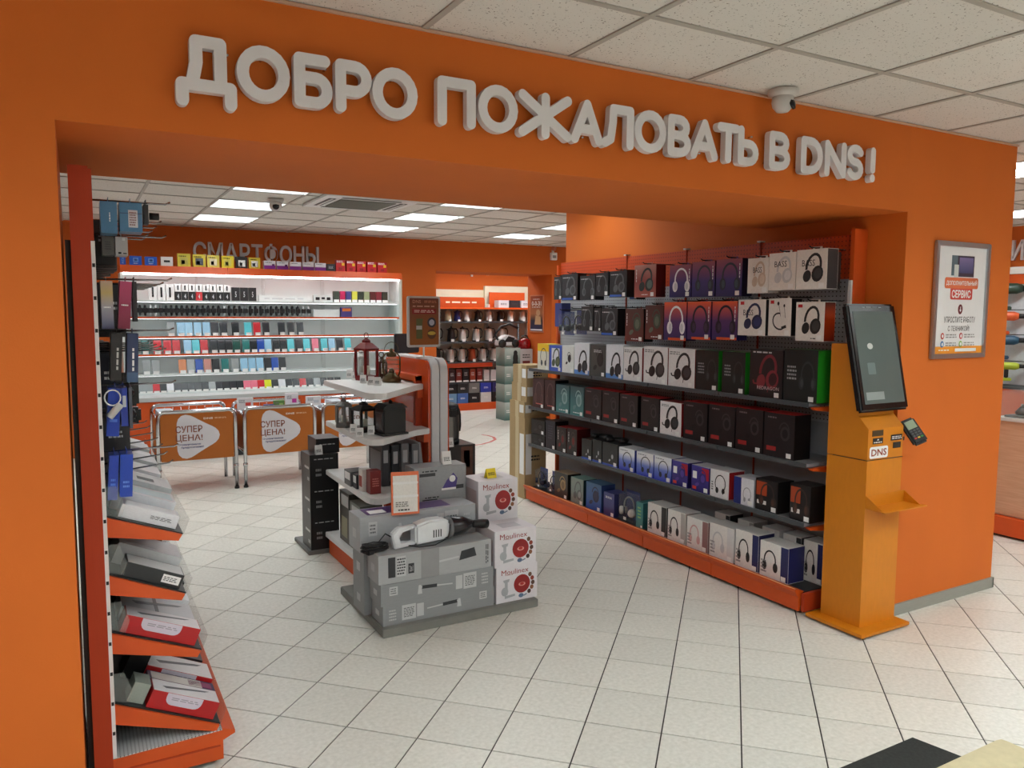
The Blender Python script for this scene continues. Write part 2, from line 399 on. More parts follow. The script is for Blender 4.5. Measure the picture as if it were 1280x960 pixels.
V, Fc = [], []
abox(V, Fc, -4.2, -.025, 2.577, 3.49, -.01, 2.66); abox(V, Fc, -.025, 3.79, 2.577, 3.545, 2.167, 2.66)
struct(link('wall_front', new_mesh('wall', V, Fc, [WALL])))
struct(box('wall_partition', None, 3.79, 4.765, 2.577, 5.80, -.01, 2.66, WALL))
V, Fc = [], []
abox(V, Fc, -4.2, 4.32, 9.83, 10.53, -.01, 2.66); abox(V, Fc, 6.18, 9.4, 9.83, 10.53, -.01, 2.66); abox(V, Fc, 4.32, 6.18, 9.83, 10.53, 2.2, 2.66)
struct(link('wall_back', new_mesh('wall', V, Fc, [WALLB])))
struct(box('wall_left', None, -4.3, -4.15, -3.2, 14.2, -.01, 2.75, WALLB))
struct(box('wall_right', None, 9.1, 9.3, -3.2, 14.2, -.01, 2.75, WALLB))
struct(box('wall_entrance', None, -4.2, 9.4, -3.3, -3.1, -.01, 2.75, mt((225, 222, 215), .7)))
wf = struct(box('wall_far', None, -4.2, 9.4, 12.25, 12.4, -.01, 2.75, WALLB))
struct(box('ceiling_far', None, 3.9, 9.1, 10.53, 12.25, ZC+.06, 2.71, mt((215, 212, 205), .8)))
struct(box('trim_1', None, 3.79, 4.775, 2.565, 2.577, 0, .062, mt((150, 150, 140), .5)))
struct(box('trim_2', None, 4.765, 4.777, 2.565, 5.8, 0, .062, mt((150, 150, 140), .5)))
struct(box('trim_3', None, -.4, 4.765, 2.567, 2.577, 2.598, 2.607, mt((205, 165, 140), .5)))
struct(box('trim_4', None, 3.665, 3.82, 9.81, 9.83, 0, 2.12, CREAM))
struct(box('trim_5', None, 5.0, 9.0, 12.2, 12.25, 1.2, 2.03, CREAM))
struct(box('trim_6', None, 6.26, 9.0, 12.14, 12.2, 1.2, 2.10, CREAM))

# ------------------------------------------------------------------ ceiling lights
def ceiling_light(x, y, e, label, group):
    t = thing('ceiling_light', label, 'ceiling light', (x+.3, y+.3, ZC), 0, group)
    hs = .294; v, f = [], []
    abox(v, f, -hs, hs, -hs, hs, .05, .054); abox(v, f, -hs, -hs+.004, -hs, hs, 0, .05); abox(v, f, hs-.004, hs, -hs, hs, 0, .05)
    abox(v, f, -hs, hs, -hs, -hs+.004, 0, .05); abox(v, f, -hs, hs, hs-.004, hs, 0, .05)
    link('housing', new_mesh('housing', v, f, [WHITE]), t)
    em = mt((244, 252, 254), .4, e=e, n=0)
    for k in range(4): box('tube', t, -.27, .27, -.245+.14*k, -.245+.14*k+.07, .022, .034, em)
    for k in range(5): box('louvre', t, -.285, .285, -.288+.14*k, -.272+.14*k, .0, .03, mt((150, 150, 150), .6))
    return t
L0 = None
for (x, y) in front_lights:
    lab = ('louvred ceiling light above the tool aisle' if y > 2 else 'louvred ceiling light over the entrance area'); g = lab.replace('light', 'lights')
    if L0 is None: L0 = ceiling_light(x, y, TUBE_FRONT, lab, g)
    else: copy_tree(L0, (x+.3, y+.3, ZC), None, lab, g)
L1 = None
for (x, y) in back_lights:
    lab = 'louvred ceiling light, %s row from the back wall, %s' % (ORD[round((8.45-y)/1.2)], {-.67: 'beyond the left gondola', 1.13: 'before the smartphone case', 2.93: 'in line with the display stand', 4.73: 'in line with the far opening', 6.53: 'behind the partition'}[x]); g = 'ceiling lights in the inner sales hall'
    if L1 is None: L1 = ceiling_light(x, y, TUBE_BACK, lab, g)
    else: copy_tree(L1, (x+.3, y+.3, ZC), None, lab, g)
L2 = ceiling_light(5.0, 10.9, TUBE_BACK*2, 'unseen louvred ceiling light brightening the kettle shelves', 'unseen lights brightening the kettle shelves')
copy_tree(L2, (7.1, 11.2, ZC)); copy_tree(L2, (6.2, 11.2, ZC))  # all out of view; the middle one is added to brighten the kettle room

# air conditioner cassette
a0, a1, b0, b1 = AC
ac = thing('air_conditioner', 'white four-way cassette air conditioner set in the inner ceiling', 'air conditioner', ((a0+a1)/2, (b0+b1)/2, ZC-.02))
hx, hy = (a1-a0)/2, (b1-b0)/2
rbox('panel', ac, -hx, hx, -hy, hy, 0, .02, WHITE, .008)
box('intake_grille', ac, -hx+.17, hx-.17, -hy+.17, hy-.17, -.006, 0, mt((120, 120, 112), .7))
for k in range(9):
    yy = -hy+.19+k*.052; box('slat', ac, -hx+.18, hx-.18, yy, yy+.012, -.01, -.006, mt((150, 150, 142), .6))
for s in (-1, 1):
    box('outlet', ac, s*(hx-.1)-.03, s*(hx-.1)+.03, -hy+.16, hy-.16, -.003, 0, BLACK); box('flap', ac, s*(hx-.1)-.008, s*(hx-.1)+.008, -hy+.16, hy-.16, -.007, -.003, WHITE)
    box('outlet', ac, -hx+.16, hx-.16, s*(hy-.09)-.03, s*(hy-.09)+.03, -.003, 0, BLACK); box('flap', ac, -hx+.16, hx-.16, s*(hy-.09)-.008, s*(hy-.09)+.008, -.007, -.003, WHITE)

def security_camera(loc, s, label, base_box, rz):
    t = thing('security_camera', label, 'camera', loc, rz)
    if base_box: rbox('mount', t, -.07*s, .07*s, -.05*s, .05*s, -.03*s, 0, mt((215, 210, 205), .5), .006)
    else: lathe('mount', t, [(0, 0), (.075*s, 0), (.075*s, -.022*s), (.055*s, -.034*s), (0, -.034*s)], mt((205, 200, 195), .4), n=20)
    lathe('housing', t, [(.052*s, -.03*s), (.056*s, -.06*s), (.05*s, -.085*s), (.03*s, -.108*s), (0, -.113*s)], mt((205, 200, 196), .35), n=20)
    lathe('lens', t, [(0, .0), (.03*s, 0), (.03*s, .012*s), (.012*s, .02*s), (0, .02*s)], mt((15, 15, 18), .1), (0, -.042*s, -.075*s), 16, True, 0, (1.25, 0, 0))
_p = PX(979, 113, 'z', ZC)
security_camera((_p.x, _p.y, ZC), .85, 'small white dome camera on the ceiling above the orange header', False, .45)
security_camera((1.56, 6.98, ZC), .95, 'white camera on a square mount between the inner ceiling lights', True, -.15)

# ------------------------------------------------------------------ welcome sign: stroke letters
LETW = .036
def stroke_letter(name, parent, strokes, x0, z0, w_, h_, mat, t=LETW, d=.03, y=0, edge=None):
    """rounded stroke letter; strokes are polylines in a unit box"""
    bm = bmesh.new(); r = t/2; cnt = [0]
    def P(p): return Vector((x0+r+p[0]*(w_-t), z0+r+p[1]*(h_-t)))
    def slab(poly):
        cnt[0] += 1; q = y+.00004*cnt[0]
        f = [bm.verts.new((p[0], q, p[1])) for p in poly]; b = [bm.verts.new((p[0], q+d, p[1])) for p in poly]
        bm.faces.new(f); bm.faces.new(b[::-1])
        for k in range(len(poly)): bm.faces.new((f[k], b[k], b[(k+1) % len(poly)], f[(k+1) % len(poly)]))
    for s in strokes:
        pts = [P(p) for p in s]
        for k, p in enumerate(pts):
            if k in (0, len(pts)-1) or len(pts) < 12 or True:
                slab([(p.x+r*math.cos(2*PI*q/16), p.y+r*math.sin(2*PI*q/16)) for q in range(16)])
        for a, b in zip(pts, pts[1:]):
            if (b-a).length < 1e-6: continue
            nrm = Vector((-(b-a).y, (b-a).x)).normalized()*r
            slab([tuple(a-nrm), tuple(b-nrm), tuple(b+nrm), tuple(a+nrm)])
    return link(name, bm_mesh('letter', bm, mat), parent)
def EL(cx, cz, rx, rz, a0=0, a1=360, n=22): return [(cx+rx*math.cos(math.radians(a0+(a1-a0)*k/n)), cz+rz*math.sin(math.radians(a0+(a1-a0)*k/n))) for k in range(n+1)]
GL = {
 'Д': [[(0, 0), (0, .27), (1, .27), (1, 0)], [(.2, .27), (.3, .65), (.3, 1), (.8, 1), (.8, .27)]],
 'О': [EL(.5, .5, .5, .5)],
 'Б': [[(.92, 1), (0, 1), (0, 0), (.6, 0)] + EL(.6, .29, .4, .29, -90, 90, 10) + [(0, .58)]],
 'Р': [[(0, 0), (0, 1), (.55, 1)] + EL(.55, .7, .45, .3, 90, -90, 10) + [(0, .4)]],
 'П': [[(0, 0), (0, 1), (1, 1), (1, 0)]],
 'Ж': [[(.5, 0), (.5, 1)], [(0, 1), (.5, .5), (1, 1)], [(0, 0), (.5, .5), (1, 0)]],
 'А': [[(0, 0), (.5, 1), (1, 0)], [(.18, .3), (.82, .3)]],
 'Л': [[(0, 0), (.22, .12), (.3, .6), (.32, 1), (1, 1), (1, 0)]],
 'В': [[(0, 0), (0, 1), (.5, 1)] + EL(.5, .76, .4, .24, 90, -90, 8) + [(0, .52)], [(.5, .52)] + EL(.55, .26, .45, .26, 90, -90, 8) + [(0, 0)]],
 'Т': [[(0, 1), (1, 1)], [(.5, 1), (.5, 0)]],
 'Ь': [[(0, 1), (0, 0), (.55, 0)] + EL(.55, .29, .45, .29, -90, 90, 8) + [(0, .58)]],
 'D': [[(0, 0), (0, 1), (.4, 1)] + EL(.4, .5, .6, .5, 90, -90, 12) + [(0, 0)]],
 'N': [[(0, 0), (0, 1), (1, 0), (1, 1)]],
 'S': [EL(.5, .76, .5, .24, 25, 270, 12) + EL(.5, .26, .5, .26, 90, -155, 12)],
 '!': [[(.5, .32), (.5, 1)], [(.5, 0), (.5, .03)]],
}
sign = thing('welcome_sign', 'white raised three-dimensional lettering ДОБРО ПОЖАЛОВАТЬ В DNS! on orange header', 'sign', (0, 2.577, 0))
LM = mt((226, 222, 222), .45, n=.01)
for ch, p0, p1 in (('Д', 219.5, 296), ('О', 296.5, 363), ('Б', 368, 416), ('Р', 419.5, 465), ('О', 465.6, 522), ('П', 546.5, 594.5), ('О', 597.5, 647), ('Ж', 647.5, 714), ('А', 713, 753),
                   ('Л', 751, 791.5), ('О', 792, 832), ('В', 833.5, 863), ('А', 862, 896.5), ('Т', 895, 923), ('Ь', 921, 947), ('В', 960, 986.5), ('D', 999.5, 1027), ('N', 1029, 1056), ('S', 1057, 1077.5), ('!', 1086, 1094.5)):
    ym = 95+(p0+p1-880)/2*.155 + 46
    X0 = PX(p0, ym, 'y', 2.53).x; X1 = PX(p1, ym, 'y', 2.53).x
    z0, z1 = (2.238, 2.446) if ch == 'Д' else (2.279, 2.446)
    if ch == '!': X1 = X0+LETW
    stroke_letter('letter', sign, GL[ch], X0, z0, X1-X0, z1-z0, LM, y=-.05, d=.03)
    for q in ((.12, .1), (.88, .9)):
        xx = X0+(X1-X0)*(.5 if ch in '!ТЖ' else q[0] if ch not in 'ОSА' else .5); zz = z0+.02+(z1-z0-.04)*q[1]
        lathe('standoff', sign, [(0, 0), (.004, 0), (.004, .024), (0, .024)], CHROME, (xx, -.022, zz), 6, True, 0, (-PI/2, 0, 0))
_SL = {}
def solid_letter(ch):
    if ch in _SL: return _SL[ch]
    cu = bpy.data.curves.new('letter', 'FONT'); cu.body = ch; cu.offset = .022; cu.extrude = .5; cu.resolution_u = 4
    ob = bpy.data.objects.new('letter', cu); me = bpy.data.meshes.new_from_object(ob); bpy.data.objects.remove(ob)
    vs = [v.co for v in me.vertices]; x0 = min(v.x for v in vs); x1 = max(v.x for v in vs); y0 = min(v.y for v in vs); y1 = max(v.y for v in vs)
    for v in me.vertices: v.co = Vector((v.co.x-(x0+x1)/2, -v.co.z, v.co.y-(y0+y1)/2))
    me.materials.clear(); me.materials.append(WHITE); me.update(); _SL[ch] = (me, x1-x0, y1-y0); return _SL[ch]
def font_sign(s, label, loc, rz, x0, x1, z0, z1, mat, d=.03):
    t = thing('wall_sign', label, 'sign', loc, rz); adv = []; x = 0
    for ch in s:
        if ch == ' ': x += .35; adv.append(None); continue
        me, mw, mh = text_mesh(ch, .02); adv.append((x, mw)); x += mw+.1
    k = (x1-x0)/(x-.1)
    for ch, a in zip(s, adv):
        if a is None: continue
        me, mw, mh = solid_letter(ch)
        hh = (z1-z0)*(mh/.77 if ch in 'ЦФ' else 1)
        zc = z1-hh/2 if ch == 'Ц' else (z0+z1)/2
        link('letter', me, t, (x0+k*(a[0]+a[1]/2), -d/2-.001, zc), (0, 0, 0), (k, d, hh/mh), [mat])
    return t
SIGNW = mt((214, 206, 206), .45, n=.01)
font_sign('СМАРТФОНЫ', 'pale raised lettering СМАРТФОНЫ above the smartphone case', (0, 9.83, 0), 0, 1.24, 2.71, 2.225, 2.445, SIGNW)
font_sign('ЦИФРОВАЯ', 'white raised lettering half hidden by the opening above the kettle wall', (0, 12.25, 0), 0, 5.9, 7.35, 2.30, 2.50, SIGNW)
font_sign('ИНСТРУМЕНТ', 'white raised lettering reading ИНСТРУМЕНТ above the tool wall', (9.1, 0, 0), -PI/2, -4.9, -3.5, 2.24, 2.46, SIGNW)


# ------------------------------------------------------------------ headphone gondola along the partition
GX0, GX1, GY0, GY1 = 3.36, 3.745, 2.83, 5.78
SECT = [2.83, 3.50, 4.17, 4.84, 5.78]
gon = thing('gondola_shelf', 'long orange and grey pegboard gondola filled with headphones along the partition wall', 'display shelf', (0, 0, 0))
PEGG = peg_mat((186, 190, 194), 'grey_pegboard'); PEGO = peg_mat((206, 74, 22), 'orange_pegboard', dark=(120, 40, 14))
SHELFM = mt((140, 144, 148), .4, n=.03); BACKG = mt((160, 163, 168), .5, n=.03)
for a, b in zip(SECT, SECT[1:]):
    box('back_panel', gon, 3.725, 3.745, a+.004, b-.004, .12, 1.02, BACKG)
    box('pegboard', gon, 3.725, 3.745, a+.004, b-.004, 1.02, 1.83, PEGG)
    box('header_panel', gon, 3.722, 3.745, a+.004, b-.004, 1.83, 2.07, PEGO)
    box('base_shelf', gon, 3.42, 3.74, a+.003, b-.003, .10, .122, mt((40, 42, 44), .5))
    prism('base_front', gon, [(3.36, .145), (3.425, .128), (3.425, .11), (3.40, .02), (3.385, .02), (3.385, .095), (3.36, .13)], -(b-.003), -(a+.003), 'xz', ORANGE).scale = (1, -1, 1)
    box('edge_line', gon, 3.359, 3.3625, a+.003, b-.003, .1455, .148, mt((240, 170, 110), .5))
    for z in (1.16, .83, .505):
        box('shelf', gon, 3.41, 3.722, a+.004, b-.004, z-.018, z, SHELFM)
        box('shelf_edge', gon, 3.404, 3.41, a+.004, b-.004, z-.022, z+.003, mt((70, 74, 78), .4))
for y in SECT[:-1]:
    box('upright', gon, 3.716, 3.74, y-.004, y+.004, .1, 2.08, DKOR)
    box('upright_cap', gon, 3.70, 3.745, y-.012, y+.012, 2.075, 2.085, WHITE)
box('end_post', gon, 3.68, 3.785, 2.80, 2.826, .0, 2.095, ORANGE); box('post_strip', gon, 3.668, 3.68, 2.802, 2.822, .1, 1.82, WHITE)
box('end_post', gon, 3.70, 3.745, 5.782, 5.806, .0, 2.05, ORANGE)
for z in (1.16, .83, .505):
    prism('shelf_bracket', gon, [(3.41, z-.02), (3.72, z-.02), (3.72, z-.075), (3.43, z-.035)], 2.805, 2.826, 'xz', ORANGE)
box('base_end', gon, 3.40, 3.70, 2.805, 2.826, .02, .12, DKOR)
for y in (2.86, 3.5, 4.17, 4.84, 5.7): lathe('foot', gon, [(0, 0), (.015, 0), (.015, .008), (.006, .01), (.006, .05), (0, .05)], DGREY, (3.43, y, 0), 8)
HOOK = tube_mesh([(0, 0, 0), (.02, 0, .0), (.27, 0, 0), (.285, 0, .008)], .0035, 6, mt((40, 40, 42), .3, .8))
def hook(parent, x, y, z, sx=-1, mat=None): return link('peg_hook', HOOK, parent, (x, y, z), (0, 0, PI if sx < 0 else 0))

TAGM = PAPER
def pack(name, label, W, D, H, loc, rz, body, group=None, side=None, top=None, hp=None, hpc=None, hp2=None, hps=(.72, .74), hpo=(.05, .02), title=None, tcol=PAPER, tpos=(0, .4), tw=.5, sp=None, tagp=(.34, -.44), tab=0, cat='headphones', tab_m=None, win=None, vt=None, acc=None):
    """a carton whose printed front faces local -Y, base centre of the front at loc"""
    t = thing(name, label, cat, loc, rz, group)
    box('carton', t, -W/2, W/2, 0, D, 0, H, body)
    e = -.0012
    if side is not None: box('side_panel', t, W/2, W/2+.0006, .002, D-.002, .002, H-.002, side)
    if top is not None: box('top_panel', t, -W/2+.001, W/2-.001, .001, D-.001, H, H+.0006, top)
    if acc:
        for (x0, x1, z0, z1, m) in acc: flat(t, [[(x0*W, z0*H), (x1*W, z0*H), (x1*W, z1*H), (x0*W, z1*H)]], e*.6, m, 'colour_field')
    if win: flat(t, [rrect(win[0]*W, win[1]*W, win[2]*H, win[3]*H, .004, 3)], e*.7, win[4], 'window_film')
    if hp: link('headphone_print', HP[hp], t, (hpo[0]*W, e, H/2+hpo[1]*H), (0, 0, 0), (W*hps[0]*1.3, 1, H*hps[1]*1.15), [hpc or BLACK, hp2 or hpc or BLACK])
    if title:
        text(title, t, tpos[0]*W, e*1.3, H*(.5+tpos[1]), tcol, w=tw*W, h=min(.12*H, .02) if len(title) > 4 else .16*H)
    if vt: small_print(t, vt*W, e*1.3, H*.66, H*.4, .012, 1, PAPER, (0, PI/2, 0))
    if sp: small_print(t, sp[0]*W, e*1.2, H*(.5+sp[1]), sp[2]*W, sp[3]*H, sp[4], sp[5])
    if tagp:
        tw_ = min(.034, .26*W); flat(t, [[(tagp[0]*W-tw_/2, .006), (tagp[0]*W+tw_/2, .006), (tagp[0]*W+tw_/2, .006+tw_*.8), (tagp[0]*W-tw_/2, .006+tw_*.8)]], e*1.5, TAGM, 'price_sticker')
    if tab:
        v, f = [], []
        for (x0, x1, q0, q1) in ((-.03, -.016, 0, tab), (.016, .03, 0, tab), (-.016, .016, 0, .003), (-.016, .016, tab-.003, tab)): abox(v, f, x0, x1, D*.5-.0008, D*.5+.0008, H+q0, H+q1)
        link('hang_tab', new_mesh('hang_tab', v, f, [tab_m or body]), t)
    return t
K = lambda *c, **k: mt(c, .32, **k)
DARK = K(34, 40, 44); DARK2 = K(26, 26, 28); G1 = K(92, 100, 104); G2 = K(60, 68, 72)
PURP = grad((0, (34, 30, 88)), (.45, (62, 46, 116)), (1, (150, 70, 80))); PORA = grad((0, (44, 32, 96)), (.5, (84, 48, 104)), (1, (226, 92, 44)))
PINK = grad((0, (176, 96, 84)), (.5, (150, 70, 66)), (1, (178, 128, 118))); BRWN = grad((0, (104, 42, 36)), (1, (78, 44, 40)))
WBLUE = grad((0, (40, 60, 190)), (.45, (110, 130, 210)), (.75, (232, 234, 238))); TEAL = grad((0, (74, 130, 130)), (1, (54, 82, 88)))
WB = K(232, 228, 222); BLK = K(24, 24, 26); NAVY = K(34, 38, 92); BEIGE = K(206, 186, 166); SILV = K(196, 198, 200); GRN = K(30, 128, 30); REDM = K(196, 24, 30)
S = {  # box looks
 'dk': dict(label='charcoal headphone carton with faint print', body=DARK, side=BLK, hp='front', hpc=G1, hp2=G2, title=None, sp=(-.2, .36, .45, .07, 1, SILV)),
 'dkb': dict(label='charcoal headphone carton with a blue foot strip', body=DARK, side=BLK, hp='side', hpc=G1, hp2=G2, sp=(-.2, .36, .45, .07, 1, SILV), acc=[(-.48, .2, .02, .1, K(60, 100, 190))]),
 'pink': dict(label='dusky red carton showing dark headphones', body=PINK, side=K(92, 20, 24), hp='side', hpc=K(52, 62, 62), hp2=K(96, 116, 112), sp=(0, -.42, .3, .05, 1, PAPER), vt=-.4),
 'puw': dict(label='purple carton showing white headphones', body=PURP, side=K(30, 24, 60), hp='front', hpc=K(238, 236, 238), hp2=K(206, 206, 210), vt=.42),
 'pud': dict(label='purple carton showing dark headphones', body=PURP, side=K(24, 22, 52), hp='front', hpc=K(40, 44, 58), hp2=K(58, 76, 84), vt=.42),
 'pow': dict(label='orange and violet carton showing white headphones', body=PORA, side=K(40, 30, 80), hp='front', hpc=K(240, 238, 240), hp2=K(206, 206, 212), acc=[(-.3, .5, .0, .07, K(214, 84, 40))]),
 'pod': dict(label='orange and violet carton showing black headphones', body=PORA, side=K(40, 30, 80), hp='front', hpc=K(30, 26, 40), hp2=K(60, 50, 70), vt=.42, acc=[(-.3, .5, .0, .07, K(214, 84, 40))]),
 'wbe': dict(label='white carton showing beige headphones and the word BASS', body=WB, side=K(220, 216, 210), hp='side', hpc=BEIGE, hp2=K(222, 206, 190), title='BASS', tcol=BLK, tpos=(-.02, .16), tw=.42),
 'wwh': dict(label='white carton showing pale silver headphones and the word BASS', body=WB, side=K(220, 216, 210), hp='side', hpc=K(200, 202, 204), hp2=K(222, 223, 224), title='BASS', tcol=BLK, tpos=(-.05, .2), tw=.46),
 'wbl': dict(label='white carton showing black headphones and the word BASS', body=WB, side=K(40, 38, 40), hp='side', hpc=K(34, 34, 36), hp2=K(62, 60, 60), title='BASS', tcol=BLK, tpos=(-.1, .16), tw=.42),
 'wnv': dict(label='white carton showing navy headphones and the word BASS', body=WB, side=BLK, hp='side', hpc=K(36, 42, 76), hp2=K(52, 60, 110), title='BASS', tcol=BLK, tpos=(-.12, .14), tw=.36, acc=[(-.42, -.28, .86, .95, REDM)]),
 'wnk': dict(label='white carton showing a neckband earphone', body=WB, side=BLK, hp='neck', hpc=K(30, 30, 32), hp2=BLK, hps=(.75, .75), acc=[(-.42, -.26, .86, .95, REDM)]),
 'wbk': dict(label='white carton showing large black headphones, orange-red side', body=WB, side=grad((0, (150, 40, 16)), (.5, (206, 70, 20)), (1, (70, 18, 14))), hp='side', hpc=K(32, 34, 34), hp2=K(60, 62, 60), acc=[(-.43, -.27, .86, .94, REDM)], sp=(.25, -.43, .4, .05, 1, BLK)),
 'brn': dict(label='brown-black carton showing dark green headphones', body=BRWN, side=BLK, hp='ring', hpc=K(64, 78, 66), hp2=K(96, 108, 92), sp=(.1, -.42, .5, .05, 1, PAPER), vt=-.4),
 'yel': dict(label='yellow and white earphone pack', body=K(226, 222, 206), side=K(230, 190, 30), top=YEL, hp='band', hpc=K(60, 66, 70), acc=[(-.5, .5, .72, 1, K(240, 196, 30))]),
 'blu': dict(label='bright blue headphone carton with white oval', body=K(60, 92, 190), side=K(40, 60, 150), hp='side', hpc=K(70, 84, 60), hp2=K(100, 110, 80), acc=[(-.3, .35, .15, .9, K(226, 230, 236))]),
 'wsm': dict(label='white carton showing a small dark earphone', body=K(222, 226, 222), side=K(190, 196, 192), hp='ring', hpc=K(50, 56, 54), hp2=K(30, 34, 34), hps=(.5, .5)),
 'wbt': dict(label='white and sky-blue carton showing black over-ear headphones', body=K(226, 228, 234), side=K(196, 200, 206), hp='side', hpc=K(36, 38, 42), hp2=K(60, 64, 70), hpo=(.06, -.1), acc=[(-.5, .5, 0, .14, K(92, 140, 206))]),
 'gry': dict(label='dark grey carton showing a microphone-like black headset', body=K(70, 74, 72), side=BLK, hp='ring', hpc=BLK, hp2=K(34, 34, 36), sp=(0, .3, .5, .1, 2, SILV)),
 'wg': dict(label='white carton with red corner showing a black gaming headset', body=K(228, 226, 226), side=K(140, 24, 28), hp='gaming', hpc=K(38, 38, 40), hp2=K(66, 66, 68), sp=(-.25, .38, .4, .1, 2, K(120, 120, 122)), acc=None),
 'gr': dict(label='black carton with bright green side showing a dim headset', body=K(24, 30, 30), side=GRN, top=K(30, 96, 30), hp='front', hpc=K(46, 52, 54), hp2=K(66, 72, 74), hps=(.45, .55), hpo=(.22, 0), sp=(-.25, .05, .28, .3, 4, K(150, 156, 158))),
 'prd': dict(label='black carton showing a red-lit gaming headset', body=K(32, 26, 28), side=BLK, hp='gaming', hpc=K(120, 40, 48), hp2=K(50, 24, 28), sp=(-.1, .44, .6, .06, 1, SILV), title='REDRAGON', tcol=K(190, 170, 172), tpos=(.08, -.3), tw=.66),
 'drd': dict(label='dark maroon carton on the middle shelf', body=K(62, 36, 36), side=BLK, hp='front', hpc=K(92, 66, 66), hp2=K(74, 50, 50), sp=(.1, -.36, .6, .07, 1, K(220, 120, 110))),
 'tea': dict(label='teal translucent carton showing grey headphones', body=TEAL, side=K(46, 80, 84), hp='ring', hpc=K(140, 168, 168), hp2=K(100, 136, 136), sp=(.05, -.4, .6, .06, 1, PAPER)),
 'brd': dict(label='black gaming carton with red lid and dragon print', body=K(30, 24, 26), side=K(18, 15, 16), top=REDM, hp='ring', hpc=K(58, 54, 56), hp2=K(20, 18, 20), hps=(.55, .55), hpo=(.12, .05), acc=[(-.4, -.08, .14, .24, K(158, 40, 40))], sp=(-.22, .4, .3, .07, 1, K(120, 110, 112))),
 'brw': dict(label='white front carton with red side showing a black gaming headset', body=K(230, 226, 226), side=K(150, 24, 28), top=K(140, 24, 30), hp='gaming', hpc=K(30, 30, 32), hp2=K(58, 58, 60), sp=(-.25, .38, .36, .08, 2, K(110, 110, 112))),
 'bcm': dict(label='small black carton showing a round camera-like device', body=K(40, 42, 42), side=BLK, hp='ring', hpc=K(18, 18, 20), hp2=K(60, 60, 62)),
 'bpl': dict(label='plain black upright carton', body=K(40, 40, 48), side=BLK, hp=None, sp=(0, .1, .5, .5, 6, K(70, 70, 84))),
 'bvt': dict(label='black carton with vertical white lettering and a red lid', body=K(34, 28, 28), side=K(90, 20, 22), top=K(150, 20, 24), vt=-.3, hp='ring', hpc=K(70, 60, 60), hp2=K(120, 30, 30)),
 'bbl': dict(label='black carton with blue foot strip and white emblem', body=K(30, 34, 34), side=BLK, hp='ring', hpc=K(48, 52, 52), hp2=K(170, 176, 178), hps=(.4, .5), hpo=(.1, -.08), acc=[(-.5, .5, 0, .09, K(60, 96, 190))]),
 'wbu': dict(label='white-to-blue carton showing a wire headphone', body=WBLUE, side=K(30, 44, 140), top=K(226, 228, 234), hp='band', hpc=K(36, 40, 60), hp2=BLK, sp=(-.15, .4, .5, .05, 1, K(60, 66, 90))),
 'rbl': dict(label='indigo carton with red corner and white emblems', body=grad((0, (48, 40, 120)), (1, (70, 62, 150))), side=K(40, 30, 90), top=K(220, 216, 224), hp='ring', hpc=K(54, 44, 120), hp2=K(90, 70, 160), acc=[(.1, .5, .5, .95, K(176, 34, 48)), (-.42, -.18, .5, .78, PAPER), (-.42, -.2, .08, .2, K(220, 60, 50))]),
 'whd': dict(label='white carton with red side showing a thin headband headset', body=K(232, 230, 232), side=K(150, 22, 28), hp='band', hpc=K(30, 30, 32), hp2=BLK, sp=(-.38, -.1, .1, .35, 4, BLK)),
 'bwh': dict(label='half blue half white carton showing white headphones', body=K(222, 224, 230), side=K(196, 198, 206), hp='band', hpc=K(150, 154, 160), hp2=SILV, hpo=(.18, -.08), hps=(.5, .6), acc=[(-.5, -.12, 0, 1, K(36, 48, 120))]),
 'bor': dict(label='black carton with orange flare showing a gaming headset', body=K(28, 24, 24), side=K(20, 18, 18), hp='front', hpc=K(56, 42, 38), hp2=K(80, 50, 40), acc=[(-.46, .02, .48, .92, K(166, 66, 30)), (-.42, 0, .2, .32, K(230, 226, 222))]),
 'tsm': dict(label='narrow turquoise earphone carton', body=K(70, 140, 140), side=K(40, 96, 100), hp=None, sp=(0, .1, .5, .5, 4, K(150, 200, 120))),
 'pur': dict(label='violet upright carton with white print', body=K(64, 66, 124), side=K(50, 50, 100), hp=None, sp=(0, .3, .6, .1, 2, PAPER)),
 'blc': dict(label='blue translucent carton with dark round earcup', body=grad((0, (40, 90, 170)), (1, (60, 96, 130))), side=K(50, 70, 120), hp='ring', hpc=K(20, 26, 60), hp2=K(30, 36, 70)),
 'ggr': dict(label='grey-green carton showing grey headphones', body=K(128, 140, 132), side=K(34, 60, 62), top=K(110, 150, 140), hp='side', hpc=K(96, 98, 96), hp2=K(150, 150, 146)),
 'gbr': dict(label='black carton showing a bronze angular object', body=K(46, 44, 40), side=BLK, top=K(150, 128, 100), hp='ring', hpc=K(160, 128, 84), hp2=K(120, 96, 60)),
}
def white_box(tone, hpc, lbl):
    return dict(label=lbl, body=K(232, 230, 226), side=tone, hp='front', hpc=hpc, hp2=hpc, hps=(.5, .6), hpo=(-.14, -.02), sp=(-.36, -.2, .2, .4, 4, K(130, 128, 130)), acc=[(.24, .5, .02, .98, tone)])
S['wn1'] = white_box(K(44, 44, 46), BLK, 'white headphone carton with black window strip')
S['wn2'] = white_box(K(176, 172, 168), BLK, 'white headphone carton with grey window strip')
S['wn3'] = white_box(K(150, 110, 108), K(214, 168, 166), 'white carton showing rose pink headphones')
S['wn4'] = white_box(K(216, 216, 216), K(200, 200, 202), 'white carton showing white headphones')
S['wn5'] = white_box(NAVY, BLK, 'white carton with navy side strip showing black headphones')
ROWPLACE = {1: 'top hook row', 2: 'second hook row', 3: 'top shelf', 4: 'middle shelf', 5: 'lower shelf', 6: 'base shelf'}
